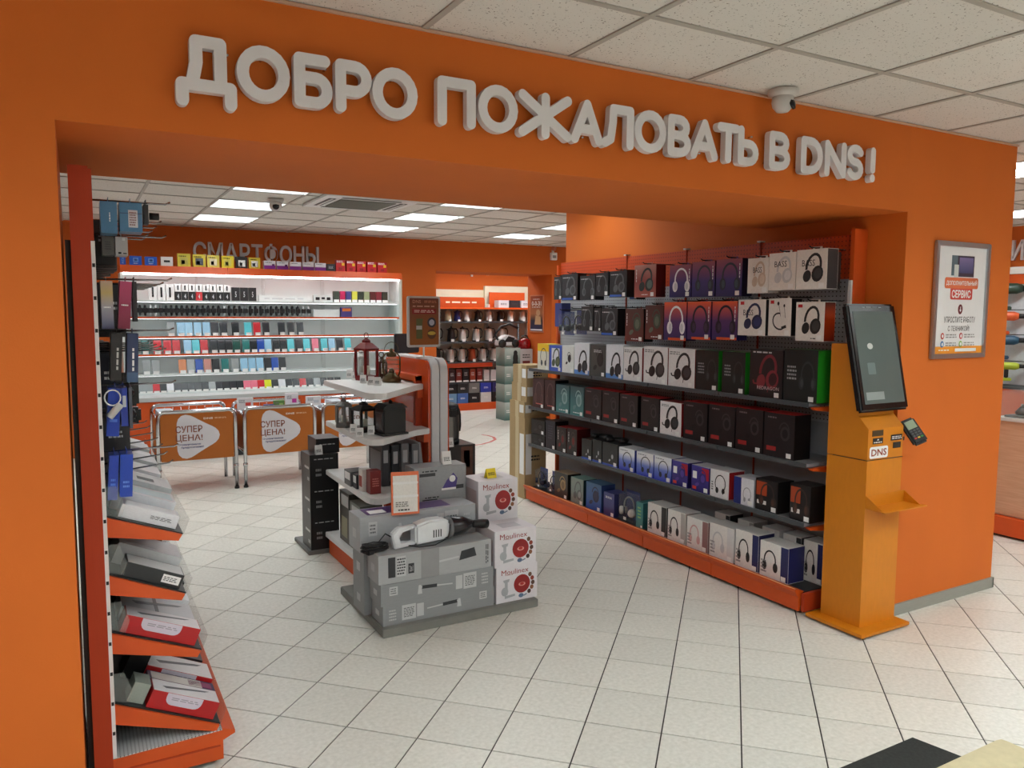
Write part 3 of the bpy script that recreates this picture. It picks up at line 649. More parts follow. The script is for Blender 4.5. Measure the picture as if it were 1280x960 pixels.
def gon_pack(row, xl, xr, yt, yb, k, z0=None, xf=None, D=.10, note=''):
    xf = xf or (3.46 if row <= 2 else 3.425 if row < 6 else 3.435)
    ym = (yt+yb)/2; A = PX(xl, ym, 'x', xf); B = PX(xr, ym, 'x', xf); W = max(.02, A.y-B.y-.002); yc = (A.y+B.y)/2
    zt = PX((xl+xr)/2, yt, 'x', xf).z
    if z0 is None: z0 = PX((xl+xr)/2, yb, 'x', xf).z
    st = dict(S[k]); base = st.pop('label'); lab = base+', '+ROWPLACE[row]+note; grp = base+' on the '+ROWPLACE[row]
    if row in (1, 2): st['tab'] = .016
    t = pack('headphone_box', lab, W, D, zt-z0, (xf, yc, z0), -PI/2, group=grp, **st)
    if row in (1, 2) and xf < 3.5: hook(gon, 3.722, yc, zt+.008)
    return t
ROWS = {
 1: [(692.5, 702, 346, 374.5, 'dk'), (702.3, 722, 342.5, 375.5, 'dkb'), (725, 744, 344.5, 375, 'dk'), (744.5, 760.5, 341, 370, 'dk'), (762, 783.5, 338.5, 371.5, 'dkb'),
     (793, 820, 331, 371.5, 'pink'), (837, 864, 331, 371.5, 'puw'), (865, 893.5, 327, 371, 'pud'), (895, 927.5, 323.5, 370.5, 'pud'), (934.5, 960.5, 322.5, 366.5, 'wbe'), (961, 994.5, 316, 362.5, 'wwh'), (995.5, 1034, 311.5, 361.5, 'wbl')],
 2: [(726.5, 741.5, 383, 413.5, 'dk'), (742.5, 751, 385, 414, 'dk'), (751.5, 772, 385.5, 419.5, 'dkb'), (781.5, 804.5, 386, 427, 'brn'), (806.5, 829, 381.5, 424.5, 'brn'), (830, 858, 377.5, 425.5, 'pow'), (859, 888.5, 377, 424.5, 'pod'),
     (890, 921.5, 376.5, 425, 'pod'), (922.5, 957, 374.5, 419.5, 'wnv'), (960.5, 989, 373, 420, 'wnk'), (994.5, 1030.5, 377.5, 426.5, 'wbk')],
 3: [(672, 686, 430, 459, 'yel'), (686.5, 702, 432, 463, 'blu'), (702.5, 717.5, 432, 465, 'wsm'), (718, 736.5, 429, 468, 'wbt'), (737.5, 757, 431, 470, 'gry'), (757.5, 779, 431, 473, 'wbt'), (779.5, 802.5, 434, 476, 'wg'),
     (804.5, 834.5, 433.5, 478.5, 'wg'), (835.5, 868.5, 436, 482.5, 'wg'), (869.5, 898, 438, 486, 'gr'), (902.5, 931.5, 440, 489, 'gr'), (937, 978.5, 437, 493, 'prd'), (979.5, 1022, 437, 498.5, 'gr')],
 4: [(666, 680, 473, 511, 'drd'), (680.5, 694, 475, 514, 'drd'), (695, 711.5, 481, 519, 'tea'), (712.5, 729.5, 483.5, 523, 'tea'), (730.5, 751.5, 486, 527, 'brd'), (752.5, 773.5, 489, 530, 'brd'), (774.5, 797, 493.5, 536, 'brd'),
     (801, 824, 497, 542, 'brd'), (825, 851.5, 502.5, 548, 'brw'), (854, 884, 503, 555, 'brd'), (885.5, 918.5, 507, 562, 'brd'), (919.5, 953.5, 511, 569, 'brd'), (954.5, 993, 517, 576, 'brd')],
 5: [(664, 681, 543, 562, 'bcm'), (682, 694, 526, 566, 'bpl'), (695.5, 707.5, 534, 571, 'bvt'), (708.5, 721, 536, 575, 'bvt'), (727, 739.5, 549, 580, 'bbl'), (740.5, 752, 550, 584, 'bbl'), (753, 772, 554, 590, 'bbl'), (773.5, 793, 560.5, 597, 'wbu'), (795.5, 816.5, 566, 604, 'wbu'), (817.5, 839, 571, 610, 'wbu'), (840, 859.5, 577, 616, 'rbl'), (864, 886, 583, 622, 'rbl'),
     (887.5, 911, 588, 632, 'whd'), (917, 942, 597.5, 639, 'bwh'), (944, 972, 600, 648, 'bor'), (987, 1013, 606, 655, 'bor')],
 6: [(693, 709.5, 591, 626, 'gbr'), (713.5, 729, 598, 634, 'ggr'), (732.5, 751.5, 604, 643, 'blc'), (754.5, 767.5, 616, 649, 'pur'), (795, 803.5, 628, 664, 'tsm'), (809.5, 833, 631, 671, 'wn1'), (834.5, 857, 639, 681, 'wn2'), (858.5, 885, 649, 692, 'wn3'), (886.5, 917, 657, 705, 'wn4'), (919, 948, 665, 718, 'wn5'), (949.5, 985.5, 680, 737, 'wn5')],
}
SHELFZ = {3: 1.161, 4: .831, 5: .506, 6: .123}
for row, L in ROWS.items():
    for q in L:
        same = sorted([u[0] for u in L if u[4] == q[4]], reverse=True)
        gon_pack(row, *q, z0=SHELFZ.get(row), D=.085 if row <= 2 else .13, note=', %s from the kiosk' % ORD[same.index(q[0])] if len(same) > 1 else '')
gon_pack(5, 664, 681, 525, 542.5, 'bcm', z0=None, D=.13, note=', stacked on another')
# second boxes behind the first ones
for (xl, xr, k) in ((694, 703, 'dk'), (787, 796, 'dkb')):
    gon_pack(1, xl, xr, 346, 374, k, xf=3.56, D=.08, note=', tucked behind')
for j, (y0, k) in enumerate(((2.91, 'wn5'), (3.06, 'wn1'), (3.22, 'wn4'), (3.42, 'wn2'), (3.62, 'wn1'))):
    st = dict(S[k]); lab = st.pop('label')+', %s in back row' % ORD[j]
    pack('headphone_box', lab, .13, .12, .235, (3.585, y0, .123), -PI/2, group='cartons in the back row of the base shelf', **st)
lab = 'dark slim carton behind the white one by the gondola post'
pack('headphone_box', lab, .155, .07, .20, (3.56, 2.92, 1.77), -PI/2, body=BLK, hp=None, tagp=None)
lab = 'blue carton at the far end of the second hook row'
pack('headphone_box', lab, .10, .09, .20, (3.60, 5.62, 1.52), -PI/2, body=K(50, 60, 130), hp=None, tagp=None)

# real headphones in clear shells
def headphones_in_shell(loc, rz, s, label, tone, rim, group=None, stand=True):
    t = thing('blister_headphones', label, 'headphones', loc, rz, group)
    A = [(.075*s*math.cos(a), .05*s, .13*s+.085*s*math.sin(a)) for a in [(-.25+k*(PI+.5)/14) for k in range(15)]]
    tube('headband', t, A, .008*s, tone, 6)
    for sx in (-1, 1):
        lathe('ear_cup', t, [(0, 0), (.034*s, 0), (.04*s, .012*s), (.036*s, .03*s), (.02*s, .034*s), (0, .034*s)], rim, (sx*.07*s, .032*s, .085*s), 14, True, 0, (PI/2, 0, sx*.5))
        lathe('ear_cushion', t, [(0, 0), (.03*s, 0), (.036*s, .01*s), (.02*s, .02*s), (0, .02*s)], tone, (sx*.064*s, .052*s, .085*s), 12, True, 0, (PI/2, 0, PI+sx*.5))
    rbox('blister_shell', t, -.105*s, .105*s, 0, .09*s, .0, .25*s, CLEAR, .01)
    box('back_card', t, -.10*s, .10*s, .092*s, .095*s, 0, .27*s, mt((60, 70, 120), .5))
    box('price_sticker', t, -.02*s, .02*s, -.002, -.001, .012*s, .04*s, PAPER)
    return t
for (xc, yb, row, lab) in ((703.5, 419, 2, 'black headphones in a clear shell hanging on the second hook row'), (718.5, 418, 2, 'black headphones in a clear shell hanging on the second hook row'),
                      (673, 608, 6, 'navy rimmed black headphones in a clear shell on the base shelf'), (688, 614, 6, 'navy rimmed black headphones in a clear shell on the base shelf')):
    p = PX(xc, yb, 'x', 3.47); z = p.z if row == 2 else .123
    headphones_in_shell((3.47, p.y, z), -PI/2, .70 if row == 2 else .62, lab, BLACK, mt((40, 46, 70) if row == 6 else (60, 62, 66), .25), lab)
    if row == 2: hook(gon, 3.722, p.y, z+.205)
p = PX(781.5, 655, 'x', 3.46)
headphones_in_shell((3.455, p.y, .123), -PI/2, .80, 'silver grey headphones in a clear shell with long price strip on the base shelf', mt((150, 150, 150), .4), mt((214, 214, 212), .35))
# glasses-like headset lying on black cartons of the lower shelf
for k, (xc, yc) in enumerate(((755, 545), (775, 553))):
    p = PX(xc, yc, 'x', 3.52)
    t = thing('headset', 'folded black headset lying on top of the black cartons', 'headphones', (3.47, p.y, PX((746, 763)[k], (550, 554)[k], 'x', 3.425).z+.003), -PI/2+.3, 'folded headsets on the lower shelf')
    tube('headband', t, [(.07*math.cos(a), .05+.07*math.sin(a), .012) for a in [k2*PI/10 for k2 in range(11)]], .009, BLACK, 6)
    for sx in (-1, 1): lathe('ear_cup', t, [(0, 0), (.03, 0), (.035, .012), (.025, .028), (0, .03)], BLACK, (sx*.06, .03, .0), 12)
# cardboard boxes at the far end of the gondola
CARD = mt((176, 150, 108), .75, n=.06)
cb = [(3.40, 3.62, 5.83, 6.10, 0, .72, 'tall plain cardboard box standing at the far end of the gondola'), (3.40, 3.66, 5.84, 6.1, .72, .86, 'flat cardboard box on top of the tall one at the gondola end'),
      (3.42, 3.66, 5.84, 6.1, .86, 1.02, 'cardboard box with white label in the stack at the gondola end'), (3.42, 3.64, 5.84, 6.08, 1.02, 1.18, 'topmost cardboard box of the stack at the gondola end')]
for (a, b, c, d, e, f, lab) in cb:
    t = thing('cardboard_box', lab, 'box', ((a+b)/2, (c+d)/2, e)); X, Y = (b-a)/2, (d-c)/2
    box('carton', t, -X, X, -Y, Y, 0, f-e, CARD); box('packing_tape', t, -X-.0006, -X, -.03, .03, 0, f-e, mt((206, 190, 150), .3))
    box('paper_label', t, -X-.001, -X-.0005, -Y*.9, -Y*.35, (f-e)*.3, (f-e)*.8, PAPER); box('paper_label', t, -X+.01, -X+.07, -Y-.001, -Y-.0005, (f-e)*.3, (f-e)*.8, PAPER)
    small_print(t, 0, -Y-.0012, (f-e)*.5, X*.8, min(.06, (f-e)*.3), 2, BLACK)

# ------------------------------------------------------------------ self-service kiosk
ki = thing('self_service_kiosk', 'amber self-service kiosk with tilted touch screen beside the orange pillar', 'kiosk', (3.575, 2.61, 0))
rbox('base_plate', ki, -.192, .192, -.178, .172, .012, .03, KIOSK, .003)
for sx in (-.15, .15):
    for sy in (-.14, .14): lathe('foot', ki, [(0, 0), (.014, 0), (.014, .012), (0, .012)], BLACK, (sx, sy, 0), 8)
box('lower_column', ki, -.115, .165, -.105, .135, .03, .898, KIOSK)
# upper housing: side outline in y,z (front at negative y)
prism('upper_housing', ki, [(-.105, .902), (.135, .902), (.135, 1.485), (-.01, 1.485), (-.045, 1.12), (-.105, 1.06)], -.115, .165, 'yz', KIOSK)
box('seam', ki, -.117, .167, -.107, .1, .8985, .9015, BLACK)
a = math.atan2(.115, .545); scr = link('touch_screen', bbox_mesh(-.19, .19, -.02, .02, 0, .557, mt((18, 18, 20), .25), .012, 3), ki, (.02, -.085, 1.143), (-a, 0, 0))
flat(scr, [rrect(-.158, .158, .04, .515, .004, 3)], -.0207, mt((96, 108, 106), .06, n=.08, sc=3), 'display')  # grey-green reflection on the dim screen is put into the display colour
flat(scr, [[(-.14, .06), (.0, .06), (.0, .1), (-.14, .1)]], -.0212, mt((150, 160, 158), .2), 'screen_panel'); flat(scr, [ell(-.06, .335, .022, .016)], -.0212, mt((214, 220, 218), .2), 'screen_icon')
flat(scr, [rrect(-.1, -.04, .19, .25, .006, 2)], -.0212, mt((120, 136, 136), .2), 'screen_icon')
small_print(scr, -.0, -.0212, .537, .16, .008, 1, mt((150, 150, 152), .4))
box('screen_bracket', ki, -.08, .12, .005, .03, 1.25, 1.45, BLACK)
def on_slant(u, v):   # local x, height on the small sloping front panel
    z = 1.06+v*.06; return (u, -.105+v*.06-.0015, z)
box('slot_recess', ki, -.085, .0, -.1075, -.105, 1.022, 1.052, mt((70, 50, 20), .6)); box('printer_slot', ki, .085, .145, -.1075, -.105, .95, .98, mt((30, 24, 16), .6))
box('black_sticker', ki, -.078, .0, -.107, -.105, .982, 1.012, BLACK); small_print(ki, -.039, -.1078, .99, .066, .01, 1, PAPER); flat(ki, [[(-.05, 1.0), (-.03, 1.0), (-.04, 1.008)]], -.1078, PAPER, 'arrow')
box('black_sticker', ki, .065, .155, -.107, -.105, .99, 1.02, BLACK); small_print(ki, .11, -.1078, 1.005, .078, .018, 2, PAPER)
flat(ki, [rrect(-.1, .045, .908, .968, .012, 4)], -.1062, PAPER, 'logo_plate'); text('DNS', ki, -.0275, -.1072, .938, mt((150, 60, 30), .5), w=.12, h=.036, bold=.02)
prism('tray', ki, [(-.11, -.105), (.195, -.105), (.215, -.225), (-.125, -.225)], .655, .66, 'xy', KIOSK)
for x in (-.112, .193): prism('tray_gusset', ki, [(-.105, .66), (-.2, .66), (-.105, .72)], x, x+.003, 'yz', KIOSK)
box('tray_back', ki, -.11, .195, -.108, -.105, .66, .72, KIOSK)
te = rbox('card_terminal', ki, .185, .262, -.14, -.105, .955, 1.10, mt((20, 20, 22), .3), .01, 2, (-.55, -.4, -.45))
te['label'] = 'black card terminal with keypad'
link('terminal_display', UC, te, (0, -.0185, .035), (0, 0, 0), (.05, .002, .045), [mt((150, 165, 140), .2)])
for r in range(4):
    for c in range(3): link('key', UC, te, (-.018+.018*c, -.0185, .002-.014*r), (0, 0, 0), (.012, .003, .008), [mt((70, 72, 74), .5) if r < 3 else mt(((190, 40, 30), (210, 180, 40), (40, 140, 50))[c], .5)])
box('terminal_arm', ki, .165, .2, -.09, -.06, .98, 1.0, BLACK)

# ------------------------------------------------------------------ framed poster on the pillar
po = thing('framed_poster', 'silver framed white poster with red service headline on the orange pillar', 'poster', (4.28, 2.577, 1.715))
FW, FH = .25, .318
ALU = mt((176, 178, 182), .3, .8, n=.02)
for (n_, pts) in (('frame_side', [(-FW, -FH), (-FW+.026, -FH+.026), (-FW+.026, FH-.026), (-FW, FH)]), ('frame_side', [(FW, -FH), (FW, FH), (FW-.026, FH-.026), (FW-.026, -FH+.026)]),
                  ('frame_rail', [(-FW, FH), (-FW+.026, FH-.026), (FW-.026, FH-.026), (FW, FH)]), ('frame_rail', [(-FW, -FH), (FW, -FH), (FW-.026, -FH+.026), (-FW+.026, -FH+.026)])):
    prism(n_, po, pts, -.022, -.002, 'xz', ALU, .003)
box('poster_sheet', po, -FW+.02, FW-.02, -.010, -.003, -FH+.02, FH-.02, mt((236, 236, 236), .25, n=.01))
y = -.0106
flat(po, [[(-.10, .135), (-.03, .135), (-.03, .245), (-.10, .245)]], y, mt((90, 110, 120), .4), 'tablet_print'); flat(po, [[(-.045, .13), (.11, .13), (.11, .245), (-.045, .245)]], y*1.03, mt((58, 50, 66), .4), 'laptop_print')
flat(po, [[(-.03, .15), (.1, .15), (.1, .235), (-.03, .235)]], y*1.06, grad((0, (60, 70, 110)), (1, (130, 120, 170))), 'laptop_screen'); flat(po, [[(-.075, .125), (-.035, .125), (-.035, .195), (-.075, .195)]], y*1.09, mt((206, 210, 206), .4), 'phone_print')
HL = mt((214, 70, 60), .5)
flat(po, [rrect(-.155, .155, .065, .125, .012, 3)], y*1.12, mt((222, 110, 66), .5), 'headline_field'); flat(po, [rrect(-.1, .105, .005, .075, .012, 3)], y*1.1, HL, 'headline_field')
text('ДОПОЛНИТЕЛЬНЫЙ', po, 0, y*1.2, .096, PAPER, w=.285, h=.034, bold=.02); text('СЕРВИС', po, 0, y*1.2, .036, PAPER, w=.175, h=.044, bold=.03)
flat(po, [ell(0, -.048, .022, .028)], y*1.1, mt((110, 40, 50), .5), 'arrow_badge'); flat(po, [[(-.009, -.05), (0, -.064), (.009, -.05)], [(-.003, -.05), (.003, -.05), (.003, -.034), (-.003, -.034)]], y*1.2, PAPER, 'arrow')
INK = mt((60, 56, 60), .6)
text('УПРОСТИТЕ РАБОТУ', po, 0, y*1.1, -.105, INK, w=.29, h=.033); text('С ТЕХНИКОЙ!', po, -.005, y*1.1, -.15, INK, w=.2, h=.036)
for (cx, cz, c) in ((-.15, -.195, (196, 70, 60)), (.02, -.195, (196, 80, 80)), (-.15, -.24, (50, 120, 180)), (.02, -.24, (140, 180, 80))):
    flat(po, [ell(cx, cz, .016, .018)], y*1.1, mt(c, .5), 'round_icon'); flat(po, [ell(cx, cz, .008, .01)], y*1.2, PAPER, 'icon_mark'); small_print(po, cx+.08, y*1.1, cz, .1, .026, 2, mt((150, 146, 146), .6))
flat(po, [[(-FW+.026, -FH+.026), (FW-.026, -FH+.026), (FW-.026, -FH+.066), (-FW+.026, -FH+.066)]], y*1.05, mt((236, 150, 40), .5), 'footer_band'); flat(po, [[(-.03, -FH+.036), (.17, -FH+.036), (.17, -FH+.054), (-.03, -FH+.054)]], y*1.15, PAPER, 'footer_field')
small_print(po, -.13, y*1.15, -FH+.046, .1, .012, 1, PAPER)

# ------------------------------------------------------------------ mats in the foreground
tag(prism('door_mat', None, [(1.9, 1.75), (2.765, 1.75), (2.81, 1.55), (2.82, 1.1), (1.9, 1.1)], 0, .009, 'xy', mt((40, 44, 42), .85, n=.25, sc=90), .003), 'dark charcoal rubber door mat lying on the tiles', 'mat')
tag(prism('paper_sheet', None, [(2.3, 1.575), (3.02, 1.575), (3.045, 1.57), (3.05, 1.55), (3.075, 1.0), (2.3, 1.0)], .0095, .0125, 'xy', mt((208, 198, 160), .8, n=.05, sc=30)), 'beige cardboard sheet laid over the dark mat', 'cardboard')

# ------------------------------------------------------------------ centre display stand
cs = thing('display_stand', 'orange and white double display stand with rounded white end panels and three shelves', 'display stand', (0, 0, 0))
GLO = mt((206, 70, 18), .18, n=.03, coat=.5)
for xa in (1.945, 2.003):
    prism('end_panel', cs, rrect(4.5, 5.30, .0, 1.345, .075, 6, (0, 0, 1, 1)), xa, xa+.052, 'yz', mt((214, 214, 216), .3, n=.02), .004)
prism('side_board', cs, rrect(4.515, 5.29, .0, 1.335, .07, 6, (0, 0, 1, 1)), 1.928, 1.944, 'yz', GLO)
prism('side_board', cs, rrect(4.515, 5.29, .0, 1.335, .07, 6, (0, 0, 1, 1)), 2.056, 2.070, 'yz', GLO)
for y in (4.62, 5.2): box('upright', cs, 1.885, 1.928, y, y+.04, .1, 1.23, DKOR)
box('crossbar', cs, 1.88, 1.928, 4.62, 5.24, 1.2, 1.235, ORANGE)
SHP = [(1.915, 4.60), (1.915, 5.06), (1.45, 5.12)]
def cshelf(z, y0, x0, xr, yr):
    c = (x0, y0); P_ = [(xr, yr), (1.926, yr+.03), (1.926, 5.10), (x0+.015, 5.13)]
    cor = [(x0+.0, y0+.09), (x0+.006, y0+.045), (x0+.028, y0+.015), (x0+.06, y0), (x0+.09, y0+.002)]
    sh = prism('shelf', cs, [P_[0], P_[1], P_[2], P_[3]]+cor, z-.036, z, 'xy', WHITE, .004)
    box('shelf_rail', cs, 1.89, 1.928, yr+.04, 5.2, z-.09, z-.037, ORANGE)
cshelf(1.182, 4.13, 1.42, 1.87, 4.56); cshelf(.91, 4.21, 1.43, 1.82, 4.46); cshelf(.578, 4.16, 1.425, 1.80, 4.34)
prism('plinth_top', cs, [(1.93, 4.45), (1.93, 5.13), (1.43, 5.13), (1.44, 4.5), (1.46, 4.47)], .115, .15, 'xy', WHITE, .004)
prism('plinth', cs, [(1.93, 4.47), (1.93, 5.11), (1.45, 5.11), (1.455, 4.5)], .004, .115, 'xy', ORANGE)
box('leg_strip', cs, 1.45, 1.46, 4.505, 4.52, .0, .02, WHITE)
box('price_hook', cs, 1.926, 1.928, 4.92, 4.96, .78, .86, WHITE)
# far side shelf carrying nothing visible but its edge
prism('shelf', cs, [(2.071, 4.6), (2.071, 5.2), (2.13, 5.2), (2.13, 4.66)], .88, .91, 'xy', WHITE)

# poster card on a pole on top of the stand
pc = thing('poster_stand', 'small framed orange poster on a thin pole on top of the display stand', 'poster', (1.985, 4.72, 1.345), .12)
box('foot_plate', pc, -.05, .05, -.03, .03, 0, .005, WHITE); tube('pole', pc, [(0, 0, .004), (0, 0, .1)], .006, WHITE, 8)
prism('frame', pc, rrect(-.122, .122, .065, .395, .012, 3), -.008, .008, 'xz', mt((200, 198, 196), .4), .003)
flat(pc, [rrect(-.108, .108, .08, .382, .006, 2)], -.0088, grad((0, (150, 84, 22)), (1, (120, 60, 40))), 'poster_print')
text('DNS', pc, -.055, -.0096, .36, mt((226, 160, 130), .5), w=.06, h=.02); small_print(pc, .045, -.0096, .36, .09, .018, 2, mt((206, 130, 100), .5)); small_print(pc, 0, -.0096, .33, .17, .012, 1, mt((220, 170, 150), .5))
flat(pc, [[(-.09, .28), (.09, .28), (.09, .315), (-.09, .315)]], -.0094, mt((140, 24, 24), .5), 'banner_field'); small_print(pc, 0, -.0102, .298, .15, .02, 2, mt((226, 190, 180), .5))
flat(pc, [[(-.06, .12), (-.015, .12), (-.015, .22), (-.01, .25), (-.06, .25)]], -.0094, mt((90, 92, 50), .5), 'juicer_print'); flat(pc, [[(-.06, .18), (-.018, .18), (-.018, .205), (-.06, .205)]], -.01, mt((190, 190, 186), .5), 'juicer_print')
flat(pc, [ell(.055, .225, .033, .033)], -.0094, mt((52, 48, 60), .5), 'round_photo'); flat(pc, [ell(.055, .225, .02, .02)], -.01, mt((170, 170, 190), .5), 'round_photo'); flat(pc, [ell(.055, .15, .033, .033)], -.0094, mt((96, 60, 30), .5), 'round_photo'); flat(pc, [ell(.055, .155, .03, .012)], -.01, mt((190, 160, 60), .5), 'round_photo')

# lanterns and lamps on the stand
def lantern(loc, w_, h_, m, label, rz=.2, pane=True, roof=.3, n=4):
    t = thing('lantern', label, 'lantern', loc, rz); R = w_/2*1.414; ph = PI/4 if n == 4 else 0
    lathe('base', t, [(0, 0), (R, 0), (R, .02), (R*.94, .032), (0, .032)], m, (0, 0, 0), n, False, ph)
    zr = h_*(1-roof)
    for k in range(n):
        a = ph+2*PI*k/n; r_ = R*.86
        box('post', t, r_*math.cos(a)-.007, r_*math.cos(a)+.007, r_*math.sin(a)-.007, r_*math.sin(a)+.007, .03, zr, m)
        b = a+PI/n; q = r_*math.cos(PI/n); hw = r_*math.sin(PI/n)-.008
        p = thing_part = link('pane', UC, t, (q*math.cos(b), q*math.sin(b), (zr+.03)/2), (0, 0, b), (.002, hw*2, zr-.04), [GLASS])
    lathe('roof', t, [(R*1.02, zr), (R*1.04, zr+.012), (R*.5, zr+h_*roof*.55), (R*.34, zr+h_*roof*.6), (R*.34, zr+h_*roof*.75), (R*.1, zr+h_*roof*.95), (0, zr+h_*roof)], m, (0, 0, 0), n, False, ph)
    tube('handle_ring', t, [(.018*math.cos(2*PI*k/10), 0, h_+.012+.018*math.sin(2*PI*k/10)) for k in range(10)], .003, m, 6, True)
    lathe('candle', t, [(0, 0), (w_*.2, 0), (w_*.2, h_*.22), (0, h_*.22)], mt((230, 222, 200), .5), (0, 0, .033), 12)
    return t
Z1, Z2, Z3 = 1.1835, .9115, .5795
DRED = mt((112, 18, 22), .3)
p = PX(456, 476, 'z', Z1); lantern((p.x+.03, p.y+.05, Z1), .115, .285, DRED, 'dark red metal lantern with peaked roof on the top white shelf', .35)
p = PX(444, 472, 'z', Z1); lantern((p.x+.06, p.y+.05, Z1), .08, .19, mt((206, 206, 204), .4), 'small white lantern beside the red one on the top shelf', .2)
p = PX(488, 478, 'z', Z1)
t = thing('kerosene_lamp', 'antique bronze kerosene lamp with glass chimney on the top white shelf', 'lamp', (p.x+.02, p.y+.03, Z1))
BRZ = mt((92, 78, 52), .35, .8)
lathe('tank', t, [(0, 0), (.058, 0), (.062, .012), (.055, .035), (.03, .05), (.026, .06), (0, .06)], BRZ, n=18); lathe('glass_chimney', t, [(.026, .06), (.044, .1), (.04, .14), (.026, .165)], GLASS, n=16)
lathe('burner', t, [(0, .055), (.02, .055), (.02, .075), (.008, .09), (0, .09)], BRZ, n=10); lathe('cap', t, [(.03, .165), (.034, .175), (.03, .19), (.012, .2), (.012, .215), (0, .22)], BRZ, n=14)
for sx in (-1, 1): tube('side_tube', t, [(sx*.045, 0, .03), (sx*.058, 0, .07), (sx*.058, 0, .16), (sx*.04, 0, .185), (sx*.02, 0, .19)], .005, BRZ, 6)
for k in range(3): tube('guard_wire', t, [(.05*math.cos(2*PI*q/14), .05*math.sin(2*PI*q/14), .085+.03*k) for q in range(14)], .0016, BRZ, 5, True)
tube('bail_handle', t, [(.05*math.cos(a), .0, .2+.06*math.sin(a)) for a in [k*PI/8 for k in range(9)]], .002, BRZ, 5)
p = PX(472, 474, 'z', Z1); lantern((p.x+.05, p.y+.06, Z1), .055, .15, mt((60, 40, 30), .4), 'narrow dark brown lantern between the red lantern and the bronze lamp', .1)
p = PX(440, 541, 'z', Z2); lantern((p.x+.03, p.y+.26, Z2), .08, .185, mt((120, 118, 116), .4), 'grey lantern with domed roof on the middle white shelf', .3, n=6)
p = PX(457, 546, 'z', Z2); lantern((p.x+.06, p.y+.21, Z2), .115, .185, mt((24, 22, 24), .4), 'tall black lantern with steep roof on the middle white shelf', .25)
p = PX(476, 545, 'z', Z2)
t = thing('fireplace_lantern', 'black square fireplace lantern at the front of the middle white shelf', 'lantern', (p.x+.08, p.y+.05, Z2), .15)
rbox('body', t, -.075, .075, -.055, .055, .012, .16, mt((20, 19, 20), .4), .006); box('base', t, -.085, .085, -.065, .065, 0, .012, BLACK); prism('roof', t, [(-.085, .16), (.085, .16), (.05, .185), (-.05, .185)], -.06, .06, 'xz', BLACK)
box('window_frame', t, -.079, -.075, -.045, .045, .03, .14, DGREY); box('window_pane', t, -.081, -.079, -.035, .035, .04, .13, mt((70, 72, 74), .1)); lathe('knob', t, [(0, .185), (.012, .185), (.01, .2), (0, .205)], BLACK, n=10)
# price tents on the shelves
def price_tent(x, y, z, lab, rz=.5, s=1.):
    t = thing('price_tag', lab, 'price tag', (x, y, z), rz, 'folded price tags')
    link('card', prism_mesh([(-.014*s, .0), (-.012*s, .0), (.0, .05*s), (.012*s, 0), (.014*s, 0), (.001, .053*s), (-.001, .053*s)], -.02*s, .02*s, 'yz', PAPER), t, (0, 0, 0), (0, 0, 0))
    small_print(t, 0, -.0105*s, .022*s, .028*s, .018*s, 3, BLACK, (-.26, 0, 0))
for (px, py, z, lab) in ((454, 479, Z1, 'in front of the dark red lantern'), (464, 481, Z1, 'between the dark red lantern and the bronze lamp'), (472, 482, Z1, 'in front of the bronze lamp'), (444, 475, Z1, 'in front of the small white lantern'), (437, 472, Z1, 'at the far corner of the top white shelf'),
                         (424, 528, Z2, 'at the far corner of the middle white shelf'), (442, 541, Z2, 'in front of the grey domed lantern'), (450, 546, Z2, 'in front of the tall black lantern'), (464, 543, Z2, 'beside the black fireplace lantern'), (431, 531, Z2, 'second from the far corner of the middle shelf')):
    p = PX(px, py, 'z', z); price_tent(p.x, p.y, z, 'folded white price tag '+lab, -.5)
# cartons on the lowest white shelf
def simple_box(name, label, x0, x1, y0, y1, z0, z1, m, prints=(), cat='box', group=None, rz=0, tilt=0):
    t = thing(name, label, cat, ((x0+x1)/2, (y0+y1)/2, z0), rz, group, (0, tilt, rz) if tilt else None); X, Y = (x1-x0)/2, (y1-y0)/2
    box('carton', t, -X, X, -Y, Y, 0, z1-z0, m); Hh = z1-z0
    for pr in prints:
        k = pr[0]
        if k == 'f': flat(t, [[(pr[1]*X*2, pr[3]*Hh), (pr[2]*X*2, pr[3]*Hh), (pr[2]*X*2, pr[4]*Hh), (pr[1]*X*2, pr[4]*Hh)]], -Y-.0008, pr[5], 'colour_field')
        elif k == 'sp': small_print(t, pr[1]*X*2, -Y-.0014, pr[2]*Hh, pr[3]*X*2, pr[4]*Hh, pr[5], pr[6])
        elif k == 'l': box('side_label', t, -X-.0008, -X, pr[1]*Y*2, pr[2]*Y*2, pr[3]*Hh, pr[4]*Hh, pr[5])
        elif k == 't': text(pr[1], t, pr[2]*X*2, -Y-.0016, pr[3]*Hh, pr[6], w=pr[4]*X*2, h=pr[5]*Hh, bold=.02)
        elif k == 'tl': text(pr[1], t, -X-.0016, pr[2]*Y*2, pr[3]*Hh, pr[6], w=pr[4]*Y*2, h=pr[5]*Hh, bold=.02, rot=(0, 0, -PI/2))
    return t
p = PX(463, 618, 'z', Z3)
simple_box('small_carton', 'dark red small carton at the corner of the lowest white shelf', p.x-.0, p.x+.065, p.y-.0, p.y+.07, Z3, Z3+.135, mt((120, 24, 22), .4), (('sp', 0, .5, .6, .4, 4, mt((200, 120, 110), .5)),))
simple_box('small_carton', 'white small carton behind the dark red one', p.x-.02, p.x+.04, p.y+.085, p.y+.15, Z3, Z3+.13, mt((226, 220, 214), .5), (('l', -.4, .4, .2, .7, mt((170, 60, 40), .5)),))
simple_box('small_carton', 'black small carton between white and grey ones on the lowest shelf', p.x-.03, p.x+.03, p.y+.165, p.y+.23, Z3, Z3+.085, mt((34, 38, 46), .5), (('l', -.4, .4, .4, .9, PAPER),))
